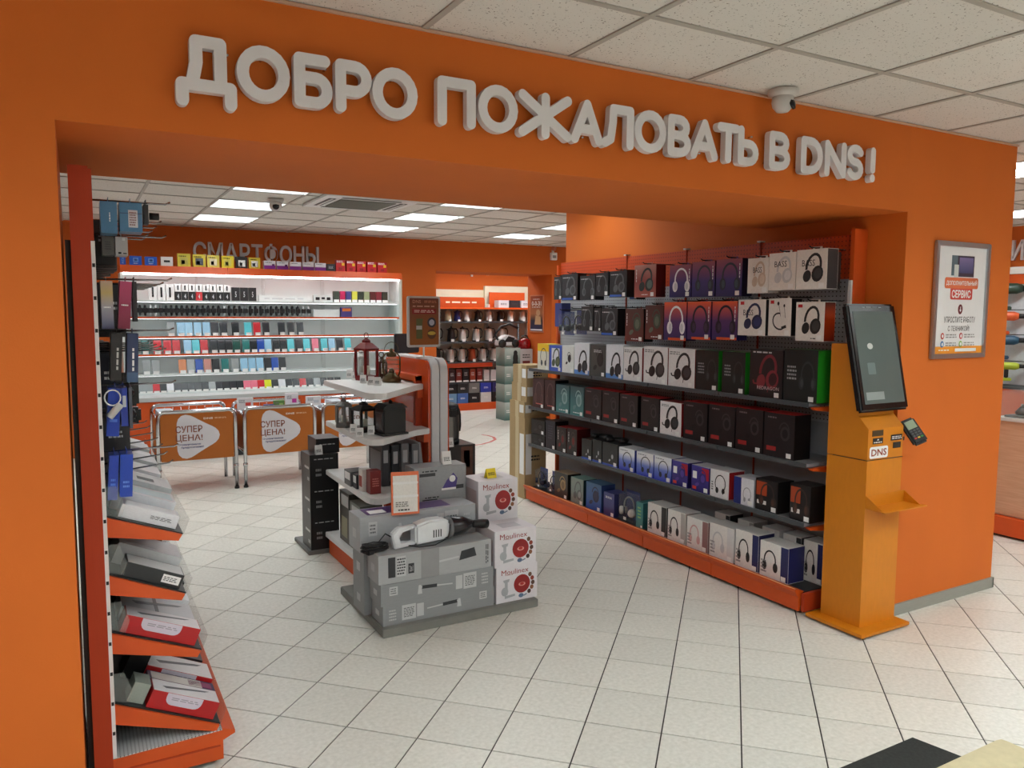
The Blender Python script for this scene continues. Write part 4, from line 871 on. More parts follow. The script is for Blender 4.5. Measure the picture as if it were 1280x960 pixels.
simple_box('small_carton', 'grey small carton at the far end of the lowest shelf front row', p.x-.04, p.x+.05, p.y+.245, p.y+.37, Z3, Z3+.09, mt((96, 98, 98), .5), (('l', -.4, .4, .4, .9, PAPER),))
for k, (dx, hh, c, lab) in enumerate(((.13, .26, (60, 60, 64), 'charcoal upright carton on the lowest white shelf'), (.185, .25, (44, 46, 50), 'black upright carton on the lowest white shelf'), (.24, .26, (104, 104, 106), 'mid grey upright carton on the lowest white shelf'), (.30, .255, (90, 92, 96), 'slate grey upright carton on the lowest white shelf'))):
    simple_box('upright_carton', lab, p.x+dx, p.x+dx+.048, p.y+.16-.02*k, p.y+.40-.02*k, Z3, Z3+hh, mt(c, .4), (('f', -.3, .3, .55, .85, mt((170, 170, 172), .5)), ('l', -.4, .4, .1, .8, mt((140, 140, 142), .4))))
simple_box('leaning_carton', 'light grey carton leaning to one side on the lowest white shelf', p.x+.384, p.x+.414, p.y+.17, p.y+.36, Z3+.012, Z3+.25, mt((150, 150, 152), .4), (), tilt=-.12)
for k, (y0, hh, c, lab) in enumerate(((4.74, .33, (70, 66, 60), 'tall dark carton with white label on the stand plinth'), (4.52, .30, (96, 96, 88), 'tall olive grey carton in front on the stand plinth'))):
    simple_box('upright_carton', lab, 1.475, 1.62, y0, y0+.2, .1515, .15+hh, mt(c, .3), (('l', -.42, .3, .72, .94, mt((190, 190, 188), .5)), ('l', -.3, .3, .1, .5, mt((150, 146, 120), .5))))

# black appliance boxes on their own board beside the stand
tag(rbox('floor_board', None, 1.315, 1.60, 5.13, 5.52, 0, .03, mt((120, 120, 118), .6), .004), 'grey floor board under the stack of black appliance boxes', 'board')
zz = .03
for k, hh in enumerate((.215, .215, .22)):
    simple_box('appliance_box', ('black appliance box at the bottom of the black stack', 'black appliance box in the middle of the black stack', 'black appliance box on top of the three-high black stack')[k], 1.335, 1.53, 5.14, 5.36, zz, zz+hh, mt((22, 22, 24), .35),
               (('sp', -.0, .86, .7, .06, 1, mt((190, 190, 190), .5)), ('sp', -.2, .45, .2, .3, 2, mt((150, 150, 150), .5)), ('l', -.4, .1, .55, .62, mt((190, 190, 190), .5)), ('l', -.42, -.2, .2, .3, mt((170, 170, 170), .5))), group=None); zz += hh
simple_box('appliance_box', 'smaller black appliance box lying crosswise on the black stack', 1.39, 1.55, 5.18, 5.39, zz, zz+.1, mt((26, 26, 28), .35), (('sp', -.0, .6, .7, .14, 1, mt((190, 190, 190), .5)),))
price_tent(1.40, 5.155, zz, 'grey price card on the black appliance boxes', 0, 1.2)

# ------------------------------------------------------------------ pallet board with boxed vacuum cleaners
tag(rbox('floor_board', None, 1.29, 2.20, 3.61, 4.33, 0, .045, mt((128, 128, 122), .55), .004), 'grey display board on the floor under the boxed vacuum cleaners', 'board')
VG = mt((146, 149, 150), .45, n=.03); VGD = mt((96, 98, 100), .45, n=.03); LGT = mt((196, 198, 198), .45); DKI = mt((48, 50, 54), .4)
def vac_box(lab, x0, x1, y0, y1, z0, z1, m, flip, top=False):
    t = thing('vacuum_cleaner_box', lab, 'box', ((x0+x1)/2, (y0+y1)/2, z0)); X, Y, Hh = (x1-x0)/2, (y1-y0)/2, z1-z0
    box('carton', t, -X, X, -Y, Y, 0, Hh, m); f = -Y-.001; s = -1 if flip else 1
    def F(a, b, c, d, mm, nm='colour_field'): flat(t, [[(s*a*2*X, c*Hh), (s*b*2*X, c*Hh), (s*b*2*X, d*Hh), (s*a*2*X, d*Hh)]], f, mm, nm)
    if not top:
        flat(t, [band((s*-.17*2*X, .62*Hh), (s*.12*2*X, .52*Hh), .007), [(s*(-.19)*2*X, .3*Hh), (s*-.15*2*X, .3*Hh), (s*-.16*2*X, .72*Hh), (s*-.18*2*X, .72*Hh)]], f, LGT, 'vacuum_print')
        flat(t, [band((s*-.15*2*X, .6*Hh), (s*-.02*2*X, .57*Hh), .018)], f*1.003, DKI, 'vacuum_print')
        F(.15, .21, .2, .85, LGT); F(.22, .34, .15, .9, LGT); small_print(t, s*.28*2*X, f*1.004, .52*Hh, .09*2*X, .5*Hh, 6, VGD); small_print(t, s*.42*2*X, f*1.003, .5*Hh, .06*2*X, .6*Hh, 4, LGT)
        F(-.43, -.36, .45, .85, LGT); small_print(t, s*-.395*2*X, f*1.004, .65*Hh, .05*2*X, .3*Hh, 3, VGD)
    else:
        F(-.42, -.36, .2, .9, DKI); F(-.35, -.27, .2, .9, LGT); small_print(t, -.31*2*X, f*1.004, .55*Hh, .07*2*X, .6*Hh, 6, DKI); F(-.25, -.2, .25, .6, DKI)
        F(-.14, .02, .0, 1, mt((150, 150, 150), .4)); flat(t, [band((.02*2*X, .5*Hh), (.2*2*X, .56*Hh), .01)], f*1.004, LGT, 'vacuum_print')
        flat(t, [[(.2*2*X, .42*Hh), (.36*2*X, .5*Hh), (.34*2*X, .82*Hh), (.22*2*X, .75*Hh)]], f*1.004, DKI, 'vacuum_print'); text('2в1', t, -.225*2*X, f*1.006, .42*Hh, LGT, w=.03*2*X, h=.2*Hh)
        small_print(t, .46*2*X, f*1.004, .5*Hh, .7*Hh, .02, 2, DKI, (0, PI/2, 0))
    box('end_print', t, -X-.001, -X, -Y*.3, Y*.3, .35*Hh, .6*Hh, LGT)
    return t
vac_box('long grey vacuum cleaner box at the bottom of the front stack', 1.305, 1.94, 3.65, 3.82, .045, .15, VG, True)
vac_box('long grey vacuum cleaner box in the middle of the front stack', 1.295, 1.935, 3.65, 3.82, .15, .262, VG, False)
vac_box('lighter grey two-in-one vacuum box carrying the display vacuum cleaner', 1.285, 1.925, 3.655, 3.825, .262, .412, mt((172, 174, 175), .4, n=.03), False, True)
vac_box('long grey vacuum box hidden at the bottom of the rear stack', 1.27, 1.91, 3.84, 4.02, .045, .20, VG, False)
vac_box('long grey vacuum box in the middle of the rear stack', 1.27, 1.91, 3.84, 4.02, .20, .385, VG, False)
t = vac_box('large silver vacuum box with violet top print on the rear stack', 1.25, 1.92, 3.835, 4.02, .385, .57, mt((170, 173, 176), .35, n=.03), False)
box('top_print', t, -.28, .2, -.05, .08, .185, .1862, mt((74, 40, 110), .3)); box('top_label', t, -.26, -.17, -.04, .03, .1862, .187, PAPER)
simple_box('price_card', 'small white price card standing on the silver vacuum box', 1.45, 1.53, 3.90, 3.904, .5715, .63, PAPER, (('sp', 0, .5, .7, .5, 3, mt((150, 150, 150), .5)),), 'price tag')
def iron_box(lab, z0, z1, x0):
    t = simple_box('iron_box', lab, x0, 1.965, 4.05, 4.19, z0, z1, mt((150, 152, 154), .4), (('sp', -.2, .85, .3, .1, 1, DKI), ('f', -.4, -.1, .66, .78, DKI), ('f', .3, .45, .1, .25, DKI))); X = (1.965-x0)/2; Hh = z1-z0
    flat(t, [[(.02*2*X, .12*Hh), (.3*2*X, .16*Hh), (.33*2*X, .5*Hh), (.25*2*X, .72*Hh), (.12*2*X, .45*Hh)]], -.0712, mt((70, 52, 130), .35), 'iron_print'); flat(t, [band((.02*2*X, .13*Hh), (.3*2*X, .13*Hh), .012), ell(.23*2*X, .5*Hh, .02, .02)], -.0716, PAPER, 'iron_print')
    return t
simple_box('plain_carton', 'plain grey carton under the iron boxes', 1.66, 1.97, 4.05, 4.2, .045, .46, VG, ())
iron_box('grey steam iron box under another one behind the vacuum boxes', .46, .60, 1.66); iron_box('upper grey steam iron box with violet iron picture', .60, .755, 1.64)
price_tent(1.86, 4.1, .756, 'white price tag on the upper iron box', 0, 1.4)
# leaflet holder
lh = thing('leaflet_holder', 'orange edged clear price holder leaning on the vacuum boxes', 'price holder', (1.49, 3.80, .57), .1, None, (-.16, .07, .1))
box('back_board', lh, -.082, .082, 0, .004, .0, .225, mt((222, 112, 70), .4)); box('sheet', lh, -.072, .072, -.002, 0, .012, .205, mt((228, 226, 220), .4))
for z in (.09, .16): box('pocket_lip', lh, -.074, .074, -.004, -.002, z, z+.012, mt((240, 240, 238), .2))
small_print(lh, -.02, -.005, .055, .08, .03, 3, mt((120, 116, 112), .5)); small_print(lh, -.01, -.005, .025, .07, .014, 1, BLACK)
# handheld vacuum cleaner
hv = thing('handheld_vacuum', 'white handheld vacuum cleaner with black nozzle and cable lying on the boxes', 'vacuum cleaner', (1.485, 3.74, .413), .04)
VW = mt((226, 228, 230), .3)
prism('body', hv, [(.02, .012), (.2, .02), (.225, .05), (.225, .11), (.19, .132), (.1, .135), (.02, .115)], -.04, .04, 'xz', VW, .012)
prism('handle', hv, [(-.09, .0), (.03, .012), (.03, .03), (-.06, .024), (-.07, .06), (-.05, .092), (.03, .098), (.03, .116), (-.07, .112), (-.105, .08)], -.02, .02, 'xz', VW, .006)
for k in range(4): box('air_slot', hv, .12+.014*k, .126+.014*k, -.0412, -.0395, .04, .08, DKI)
lathe('dust_cup', hv, [(0, 0), (.052, 0), (.056, .01), (.05, .09), (.03, .13), (.018, .16), (0, .16)], mt((36, 36, 40), .15), (.222, 0, .072), 18, True, 0, (0, PI/2, 0)); lathe('nozzle', hv, [(0, 0), (.02, 0), (.026, .07), (.024, .1), (0, .1)], BLACK, (.37, 0, .07), 14, True, 0, (0, PI/2+.12, 0)); lathe('joint_ring', hv, [(.0, 0), (.058, 0), (.058, .02), (0, .02)], mt((110, 112, 114), .2), (.216, 0, .072), 18, True, 0, (0, PI/2, 0))
rd = random.Random(3)
C_ = [(-.09, .0, .06), (-.13, .01, .085), (-.17, 0, .05)]
for k in range(60):
    a = k*.62; C_.append((-.20+.075*math.cos(a)*rd.uniform(.8, 1.1), -.012+.035*math.sin(a)*rd.uniform(.7, 1.1), .008+k*.0007+rd.uniform(-.002, .004)))
tube('power_cable', hv, C_, .0042, BLACK, 6)
rbox('plug', hv, -.255, -.215, -.06, -.03, .006, .03, BLACK, .005, 2, (0, 0, .3))
tube('power_cable', hv, [(-.02, .0, .012), (.03, -.06, .008), (.12, -.065, .008), (.2, -.055, .03), (.218, -.05, .1)], .003, BLACK, 6)
# food processor boxes
def moul(lab, x0, x1, y0, y1, z0, z1, tag_=False):
    t = thing('food_processor_box', lab, 'box', ((x0+x1)/2, (y0+y1)/2, z0)); X, Y, Hh = (x1-x0)/2, (y1-y0)/2, z1-z0
    MW = mt((226, 222, 226), .4, n=.02); box('carton', t, -X, X, -Y, Y, 0, Hh, MW); f = -Y-.001
    RB = mt((150, 24, 26), .4)
    text('Moulinex', t, -.05*2*X, f, .83*Hh, RB, w=.66*2*X, h=.14*Hh, name='brand_lettering'); small_print(t, -.2*2*X, f, .75*Hh, .2*2*X, .02*Hh, 1, RB)
    flat(t, [ell(.12*2*X, .45*Hh, .2*2*X, .26*Hh, 20)], f, RB, 'bowl_print'); flat(t, [ell(.12*2*X, .44*Hh, .085*2*X, .055*Hh)], f*1.003, mt((222, 150, 140), .4), 'bowl_print'); flat(t, [ell(.12*2*X, .45*Hh, .05*2*X, .04*Hh)], f*1.006, mt((180, 40, 34), .4), 'bowl_print')
    for k in range(5):
        a = .75-k*.4; flat(t, [ell((.12+.27*math.cos(a))*2*X, (.45+.33*math.sin(a))*Hh, .012, .013, 10)], f, mt(((110, 80, 60), (150, 60, 40), (90, 60, 50), (140, 90, 60), (70, 40, 36))[k], .5), 'food_photo')
    flat(t, [[(-.34*2*X, .62*Hh), (-.18*2*X, .64*Hh), (-.2*2*X, .56*Hh), (-.32*2*X, .55*Hh)], [(-.3*2*X, .2*Hh), (-.23*2*X, .2*Hh), (-.23*2*X, .56*Hh), (-.3*2*X, .56*Hh)], ell(-.3*2*X, .3*Hh, .022, .025), [(-.3*2*X, .1*Hh), (-.05*2*X, .14*Hh), (-.05*2*X, .2*Hh), (-.3*2*X, .18*Hh)]], f*1.002, mt((170, 172, 176), .35), 'grinder_print')
    flat(t, [ell(.1*2*X, .12*Hh, .016, .012), band((.16*2*X, .1*Hh), (.24*2*X, .14*Hh), .006)], f, mt((90, 110, 140), .4), 'accessory_print')
    box('side_print', t, -X-.001, -X, -Y*.8, Y*.6, .15*Hh, .75*Hh, mt((206, 190, 190), .4)); box('top_print', t, -X*.4, X*.5, -Y*.5, Y*.3, Hh, Hh+.0007, mt((196, 194, 200), .4))
    return t
moul('white food processor box at the bottom of the front stack beside the vacuum boxes', 1.955, 2.215, 3.65, 3.86, .045, .247); moul('white food processor box second in the front stack', 1.945, 2.205, 3.65, 3.86, .247, .45)
moul('white food processor box hidden low in the rear stack', 1.985, 2.245, 3.93, 4.13, .045, .245); moul('white food processor box in the middle of the rear stack', 1.985, 2.245, 3.93, 4.13, .245, .446); moul('topmost white food processor box carrying a yellow price tag', 1.985, 2.245, 3.93, 4.13, .446, .668)
t = thing('price_tag', 'bright yellow folded price tag on the topmost food processor box', 'price tag', (2.10, 4.0, .669), .1); prism('card', t, [(-.02, 0), (-.016, 0), (0, .05), (.016, 0), (.02, 0), (.001, .055), (-.001, .055)], -.032, .032, 'yz', YEL); small_print(t, 0, -.0125, .025, .045, .02, 2, BLACK, (-.33, 0, 0))
# thermo pot and hair care box behind the stand
simple_box('appliance_box', 'dark box with a portrait of long auburn hair behind the display stand', 2.17, 2.43, 4.86, 5.1, .45, .715, mt((34, 26, 26), .4), (('f', .08, .42, .05, .95, mt((92, 52, 34), .5)), ('f', .16, .34, .4, .85, mt((190, 140, 116), .5))))
simple_box('appliance_box', 'plain dark box carrying the box with the hair portrait', 2.17, 2.43, 4.86, 5.1, 0, .45, mt((40, 36, 36), .5), ())
t = thing('thermo_pot', 'steel and black electric thermo pot standing on the dark box', 'kettle', (2.27, 4.98, .7155))
lathe('body', t, [(0, .03), (.082, .03), (.084, .05), (.084, .2), (.08, .21), (0, .21)], mt((120, 116, 112), .3, .7), n=24); lathe('base', t, [(0, 0), (.085, 0), (.085, .03), (0, .03)], BLACK, n=24); lathe('lid', t, [(.084, .205), (.086, .24), (.078, .275), (.04, .29), (0, .292)], BLACK, n=24)
tube('carry_handle', t, [(.088, 0, .24), (.098, 0, .2), (.1, 0, .12), (.094, 0, .08)], .008, BLACK, 6); rbox('spout', t, -.03, .03, -.12, -.07, .2, .26, BLACK, .01)
price_tent(2.22, 4.83, .7155, 'white price tag beside the thermo pot', 0, 1.2)

# ------------------------------------------------------------------ chrome sale bins
OCH = mt((176, 96, 22), .5, n=.03); BLOB = mt((214, 210, 214), .5, n=.02); BRN = mt((128, 62, 36), .5); BLU = mt((40, 44, 110), .5)
def sale_bin(x0, label, first=None):
    W, Y0, Y1, Zt, r = .655, 7.46, 8.06, .742, .017
    t = thing('sale_bin', label, 'sale bin', (x0, 0, 0))
    def U(y, n_):
        c = .05; P_ = [(.0, y, 0), (.0, y, Zt-c)] + [(c-c*math.cos(a), y, Zt-c+c*math.sin(a)) for a in [k*PI/12 for k in range(1, 6)]] + [(c, y, Zt), (W-c, y, Zt)] + [(W-c+c*math.sin(a), y, Zt-c+c*math.cos(a)) for a in [k*PI/12 for k in range(1, 6)]] + [(W, y, Zt-c), (W, y, 0)]
        tube(n_, t, P_, r, CHROME, 10)
    U(Y0, 'front_frame'); U(Y1, 'rear_frame')
    for x in (0, W):
        tube('side_rail', t, [(x, Y0+.02, Zt-.06), (x, Y1-.02, Zt-.06)], .012, CHROME, 8); tube('side_rail', t, [(x, Y0+.02, .33), (x, Y1-.02, .33)], .012, CHROME, 8)
        lathe('foot_ring', t, [(.018, .2), (.022, .205), (.022, .225), (.018, .23)], CHROME, (x, Y0, 0), 12); lathe('foot_cap', t, [(0, 0), (.022, 0), (.022, .02), (0, .02)], BLACK, (x, Y0, 0), 10)
    pan = prism('front_panel', t, rrect(.02, W-.02, .30, Zt-.018, .035, 4, (0, 0, 1, 1)), Y0-.006, Y0+.006, 'xz', OCH)
    for x in (.003, W-.007): box('side_panel', t, x, x+.004, Y0+.03, Y1-.03, .34, Zt-.08, OCH)
    box('bottom_tray', t, .02, W-.02, Y0+.02, Y1-.02, .44, .452, STEEL)
    for k in range(9): tube('grid_wire', t, [(.04+k*.072, Y1-.02, .45), (.04+k*.072, Y1-.02, Zt-.02)], .003, CHROME, 5)
    # blob: soft triangle pointing right
    y = Y0-.0072; cx, cz = .30, .515; B = []
    for k in range(36):
        a = 2*PI*k/36; rr = .175*(1+.20*math.cos(3*a)+.03*math.cos(6*a)); B.append((cx+rr*math.cos(a)*1.0, cz+rr*math.sin(a)*1.02))
    flat(t, [B], y, BLOB, 'white_blob')
    text('СУПЕР', t, cx-.045, y-.001, cz+.068, BRN, w=.225, h=.062, bold=.015); text('ЦЕНА!', t, cx-.045, y-.001, cz-.016, BRN, w=.225, h=.068, bold=.015)
    text('Ограниченное', t, cx-.045, y-.001, cz-.072, BLU, w=.19, h=.022, bold=.02); text('предложение!', t, cx-.02, y-.001, cz-.099, BLU, w=.19, h=.022, bold=.02)
    text('DNS', t, .42, y-.001, .672, mt((236, 226, 214), .5), w=.08, h=.018, bold=.03); small_print(t, .525, y-.001, .672, .1, .014, 2, mt((230, 200, 170), .5))
    return t
sale_bin(.605, 'chrome sale bin with ochre sign beside the left gondola'); sale_bin(1.34, 'chrome sale bin with ochre sign between two other bins, brochures inside'); sale_bin(2.075, 'chrome sale bin with ochre sign partly hidden by the display stand')
binlab = ['white boxed goods lying in a chrome sale bin', 'pale grey boxed goods lying in a chrome sale bin']
rd = random.Random(11)
for b0 in (.605, 1.34, 2.075):
    for k in range(8):
        gx, gy = k % 4, k//4; c = rd.choice([(226, 228, 232), (206, 210, 216), (190, 196, 204)])
        simple_box('bin_carton', 'flat pale carton lying in a chrome sale bin', b0+.03+gx*.15, b0+.165+gx*.15, 7.50+gy*.27, 7.75+gy*.27, .4535, .60+rd.uniform(.06, .13), mt(c, .4), (('sp', 0, .6, .6, .3, 2, mt((120, 130, 170), .5)),), 'box', 'flat pale cartons in the chrome sale bins')
for k, (px, py0, py1, w_, c, lab) in enumerate(((306, 497, 512, .14, (226, 220, 222), 'white brochure with red print sticking out of the middle sale bin'), (336, 505, 512, .10, (60, 72, 140), 'blue carton at the top of the middle sale bin'), (348, 500, 510, .1, (96, 140, 70), 'green carton at the top of the middle sale bin'),
                                  (364, 491, 508, .12, (230, 226, 232), 'white carton with magenta mark standing in the middle sale bin'), (391, 495, 508, .14, (232, 232, 234), 'white carton standing at the edge of the sale bins'))):
    p = PX(px, py1, 'y', 7.6); q = PX(px, py0, 'y', 7.6)
    simple_box('bin_carton', lab, p.x-w_/2, p.x+w_/2, 7.56, 7.60, .742-.02, q.z, mt(c, .45), (('f', .0, .35, .3, .6, mt(((200, 60, 50), (90, 100, 170), (160, 190, 110), (200, 60, 160), (200, 206, 214))[k], .5)), ('sp', -.2, .7, .4, .3, 3, mt((110, 110, 120), .5))))

# ------------------------------------------------------------------ smartphone case on the back wall
sc_ = thing('display_case', 'long white lit smartphone case with glass shelves and orange trim on the back wall', 'display case', (0, 0, 0))
CX0, CX1, CY = .45, 3.66, 9.42
CW = mt((226, 232, 230), .35, n=.02); LEDM = mt((250, 252, 255), .4, e=LED, n=0)
def rowz(y): return PX(330, y, 'y', 9.46).z
ZS = [rowz(v) for v in (377, 396.5, 419.5, 440.5, 464, 486)]
ZTOP = rowz(345)
box('back_board', sc_, CX0, CX1, 9.80, 9.825, .1, ZTOP, CW)
for x in (CX0, CX1-.03): box('side_board', sc_, x, x+.03, CY+.02, 9.80, ZS[-1], ZTOP, mt((206, 214, 210), .3))
for x in (1.25, 2.0, 2.72): box('glass_divider', sc_, x, x+.006, 9.64, 9.80, ZS[-1]+.02, ZTOP, GLASS)
for a, b in ((CX0, 1.55), (1.553, 2.6), (2.603, CX1)): prism('fascia', sc_, [(CY-.04, ZTOP), (CY, ZTOP+.08), (9.80, ZTOP+.08), (9.80, ZTOP+.02), (CY+.05, ZTOP)], a, b, 'yz', ORANGE)
box('light_strip', sc_, CX0+.03, CX1-.03, CY+.0, CY+.05, ZTOP-.022, ZTOP-.001, LEDM)
for k, z in enumerate(ZS):
    box('shelf', sc_, CX0+.03, CX1-.03, CY+.02, 9.80, z-.014, z, CW)
    box('shelf_trim', sc_, CX0+.03, CX1-.03, CY+.012, CY+.02, z-.018, z+.004, ORANGE if k in (1, 2, 3) else mt((220, 226, 224), .3))
    if k in (0, 1, 2, 3, 4): box('light_strip', sc_, CX0+.05, CX1-.05, CY+.04, CY+.06, z-.021, z-.0145, mt((250, 252, 255), .4, e=LED*.6, n=0))
box('counter_top', sc_, CX0, CX1, CY-.30, 9.80, ZS[-1]-.06, ZS[-1]-.016, mt((190, 192, 190), .35))
for k in range(7):
    a = CX0+k*(CX1-CX0)/7; box('cabinet_door', sc_, a+.003, a+(CX1-CX0)/7-.003, CY-.29, CY-.27, .1, ZS[-1]-.064, ORANGE)
box('cabinet_body', sc_, CX0, CX1, CY-.27, 9.80, .1, ZS[-1]-.062, DKOR); box('kick_board', sc_, CX0, CX1, CY-.22, 9.80, 0, .1, DGREY)
# boxes along the top
def top_box(px0, px1, py0, py1, body, lab, prints=(), cat='box', group=None):
    A = PX(px0, py1, 'y', 9.46); B = PX(px1, py1, 'y', 9.46); T_ = PX((px0+px1)/2, py0, 'y', 9.46)
    simple_box('promo_box', lab, A.x+.004, B.x-.004, 9.46, 9.52, ZTOP+.0812, max(T_.z, ZTOP+.16), body, prints, cat, group)
Pq = PAPER
for q, (a, b, y0) in enumerate(((150, 158, 320), (162, 178, 320), (181, 197, 321))): top_box(a, b, y0, 336, mt((34, 92, 200), .35), 'blue promo box with square icon, %s from the white phone box' % ORD[2-q], (('f', -.22, .22, .35, .8, mt((120, 170, 236), .4)), ('f', -.14, .14, .45, .7, mt((34, 92, 200), .4)), ('sp', 0, .2, .4, .12, 1, Pq)), 'box', 'blue promo boxes on the phone case')
top_box(201, 217, 321, 338, mt((226, 224, 220), .4), 'white promo box showing a black phone on the phone case', (('f', -.25, .25, .4, .62, BLACK),))
for k, (a, b) in enumerate(((222, 239), (241, 258), (259, 275), (277, 293), (295, 310), (311, 326))):
    lab = ['yellow promo box with grey print on the phone case', 'yellow and grey promo box on the phone case', 'yellow promo box with a pale photo on the phone case', 'bright yellow promo box on the phone case', 'black and white promo box between yellow ones', 'yellow promo box with black and white photo'][k]
    c = [(206, 190, 60), (214, 192, 60), (226, 206, 90), (222, 200, 40), (40, 38, 36), (214, 190, 60)][k]
    top_box(a, b, 317+k, 339, mt(c, .4), lab, (('f', -.3, .3, .15, .7, mt([(190, 180, 90), (90, 96, 104), (226, 216, 180), (206, 196, 90), (226, 226, 222), (220, 216, 206)][k], .5)), ('sp', -.1, .8, .6, .14, 1, BLACK), ('f', -.2, .05, .2, .5, mt((80, 76, 70), .5))))
for k, (a, b) in enumerate(((330, 345), (346, 361), (362, 377), (378, 393), (393.5, 408))):
    top_box(a, b, 326+k*.7, 345, mt((222, 220, 224), .4), 'white and violet tariff box, %s from the dark slate promo box' % ORD[4-k], (('f', -.5, .5, .0, .45, mt((130, 40, 140), .4)), ('sp', -.1, .8, .6, .14, 1, DGREY)) + ((('f', .2, .42, .35, .62, mt((80, 20, 90), .4)),) if k < 2 else ()), 'box', 'white and violet tariff boxes on the phone case')
top_box(408.5, 419.5, 330, 346, mt((44, 46, 54), .4), 'dark slate promo box between the violet and red ones', (('sp', 0, .5, .6, .4, 3, SILV),))
for k, (a, b) in enumerate(((420, 432), (433, 445), (446, 458), (459, 471), (472, 484))):
    top_box(a, b, 325+k*.8, 347, mt((196, 36, 44), .4), 'red promo box with yellow mark, %s from the dark slate box' % ORD[k], (('sp', -.1, .85, .7, .22, 2, Pq), ('f', .12, .42, .5, .75, mt((236, 190, 40), .4)), ('f', -.2, .2, .12, .35, mt((150, 30, 40), .4))), 'box', 'red promo boxes on the phone case')
# phones
def phone_proto(cm, label, group):
    t = thing('smartphone', label, 'smartphone', (0, 0, -5), 0, group)
    b = link('body', bbox_mesh(-.036, .036, -.004, .004, 0, .125, cm, .003, 1), t, (0, .0, .004), (-.3, 0, 0))
    flat(b, [rrect(-.032, .032, .006, .119, .004, 2)], -.0046, mt((26, 30, 36), .08) if sum(lin((1, 1, 1))) < 0 else cm, 'screen')
    link('stand', prism_mesh([(-.028, 0), (.045, 0), (.045, .006), (.032, .006), (.030, .06), (.026, .06), (.026, .006), (-.028, .006)], -.022, .022, 'yz', CLEAR), t)
    box('price_card', t, -.026, .026, -.034, -.032, 0, .03, PAPER)
    return t
PC = {'gry': ((150, 156, 156), 'grey'), 'lb': ((150, 196, 222), 'light blue'), 'bw': ((40, 42, 48), 'black and white'), 'dk': ((36, 40, 44), 'dark'), 'cy': ((90, 196, 206), 'cyan'), 'rd': ((196, 40, 50), 'red'), 'te': ((40, 120, 116), 'teal'),
      'gn': ((30, 80, 70), 'dark green'), 'bl': ((40, 80, 170), 'blue'), 'pk': ((226, 120, 140), 'pink'), 'or': ((206, 130, 84), 'copper orange'), 'ro': ((196, 136, 124), 'rose gold'), 'ye': ((210, 214, 40), 'lime yellow'), 'wh': ((214, 216, 220), 'white')}
rows = {2: [(185, 'gry'), (228, 'lb'), (262, 'lb'), (300, 'lb'), (338, 'lb'), (373, 'bw'), (411, 'bw'), (462, 'dk'), (516, 'cy'), (555, 'rd'), (593, 'bw'), (660, 'dk'), (700, 'dk'), (740, 'dk')],
        3: [(75, 'te'), (127, 'rd'), (170, 'rd'), (208, 'rd'), (257, 'lb'), (292, 'cy'), (328, 'rd'), (370, 'dk'), (402, 'dk'), (434, 'dk'), (467, 'gn'), (508, 'te'), (540, 'dk'), (571, 'bl'), (602, 'lb'), (637, 'dk'), (668, 'dk'), (700, 'cy'), (735, 'dk'), (768, 'cy'), (805, 'pk'), (843, 'cy'), (876, 'lb'), (910, 'dk'), (945, 'cy')],
        4: [(80, 'gry'), (120, 'gry'), (235, 'or'), (270, 'gry'), (307, 'bl'), (343, 'ro'), (378, 'dk'), (418, 'te'), (461, 'gry'), (500, 'lb'), (534, 'lb'), (568, 'lb'), (602, 'dk'), (632, 'bl'), (664, 'dk')]}
rd = random.Random(5); seq = []
for k in range(29):
    x = 62+k*30; seq.append((x, 'rd' if k in (2, 23) else 'wh' if k in (4, 20) else 'pk' if k in (15, 16) else 'ye' if k == 18 else 'rd' if k == 17 else rd.choice(['dk', 'dk', 'gry', 'bw'])))
rows[5] = seq
names = {2: 'third', 3: 'fourth', 4: 'fifth', 5: 'bottom'}; protos = {}
for r, L in rows.items():
    for (zx, c) in L:
        px = 160+zx*.2915; p = PX(px, (377, 396, 419, 440, 464, 486)[r]-3, 'y', 9.50)
        same = [u[0] for u in L if u[1] == c][::-1]; lab = '%s smartphone, %s shelf of the lit case' % (PC[c][1], names[r]) + (', %s of its colour from monitor' % ORD[same.index(zx)] if len(same) > 1 else ''); g = '%s smartphones on the %s shelf of the lit case' % (PC[c][1], names[r])
        if c not in protos: protos[c] = phone_proto(mt(PC[c][0], .25), lab, g); o = protos[c]; o.location = (p.x, 9.50, ZS[r]+.0012)
        else: o = copy_tree(protos[c], (p.x, 9.50, ZS[r]+.0012), None, lab, g)
        o.scale = (1.1, 1.1, .8) if r == 5 else (1.14, 1.15, 1.25)
# fitness bands and watches on the two upper shelves
def watch(lab, g, strap):
    t = thing('smart_watch', lab, 'watch', (0, 0, -5), 0, g)
    tube('strap', t, [(0, .022+.022*math.cos(a), .048+.034*math.sin(a)) for a in [2*PI*k/12 for k in range(12)]], .008, strap, 6, True)
    rbox('case', t, -.018, .018, -.012, .002, .03, .066, BLACK, .004, 1); box('stand', t, -.016, .016, -.01, .04, 0, .012, CLEAR)
    return t
wp = {}
for k in range(33):
    px = 160+(52+k*22.6)*.2915; p = PX(px, 392, 'y', 9.54); c = rd.choice(['black', 'black', 'black', 'grey', 'white'])
    lab = '%s strap smart watch on the second shelf of the lit case' % c; g = lab.replace('watch ', 'watches ')
    if c not in wp: wp[c] = watch(lab, g, mt({'black': (28, 28, 30), 'grey': (120, 122, 124), 'white': (214, 214, 214)}[c], .5)); wp[c].location = (p.x, 9.54, ZS[1]+.0012); wp[c].scale = (1.5, 1.5, 1.5)
    else: copy_tree(wp[c], (p.x, 9.54, ZS[1]+.0012), None, lab, g)
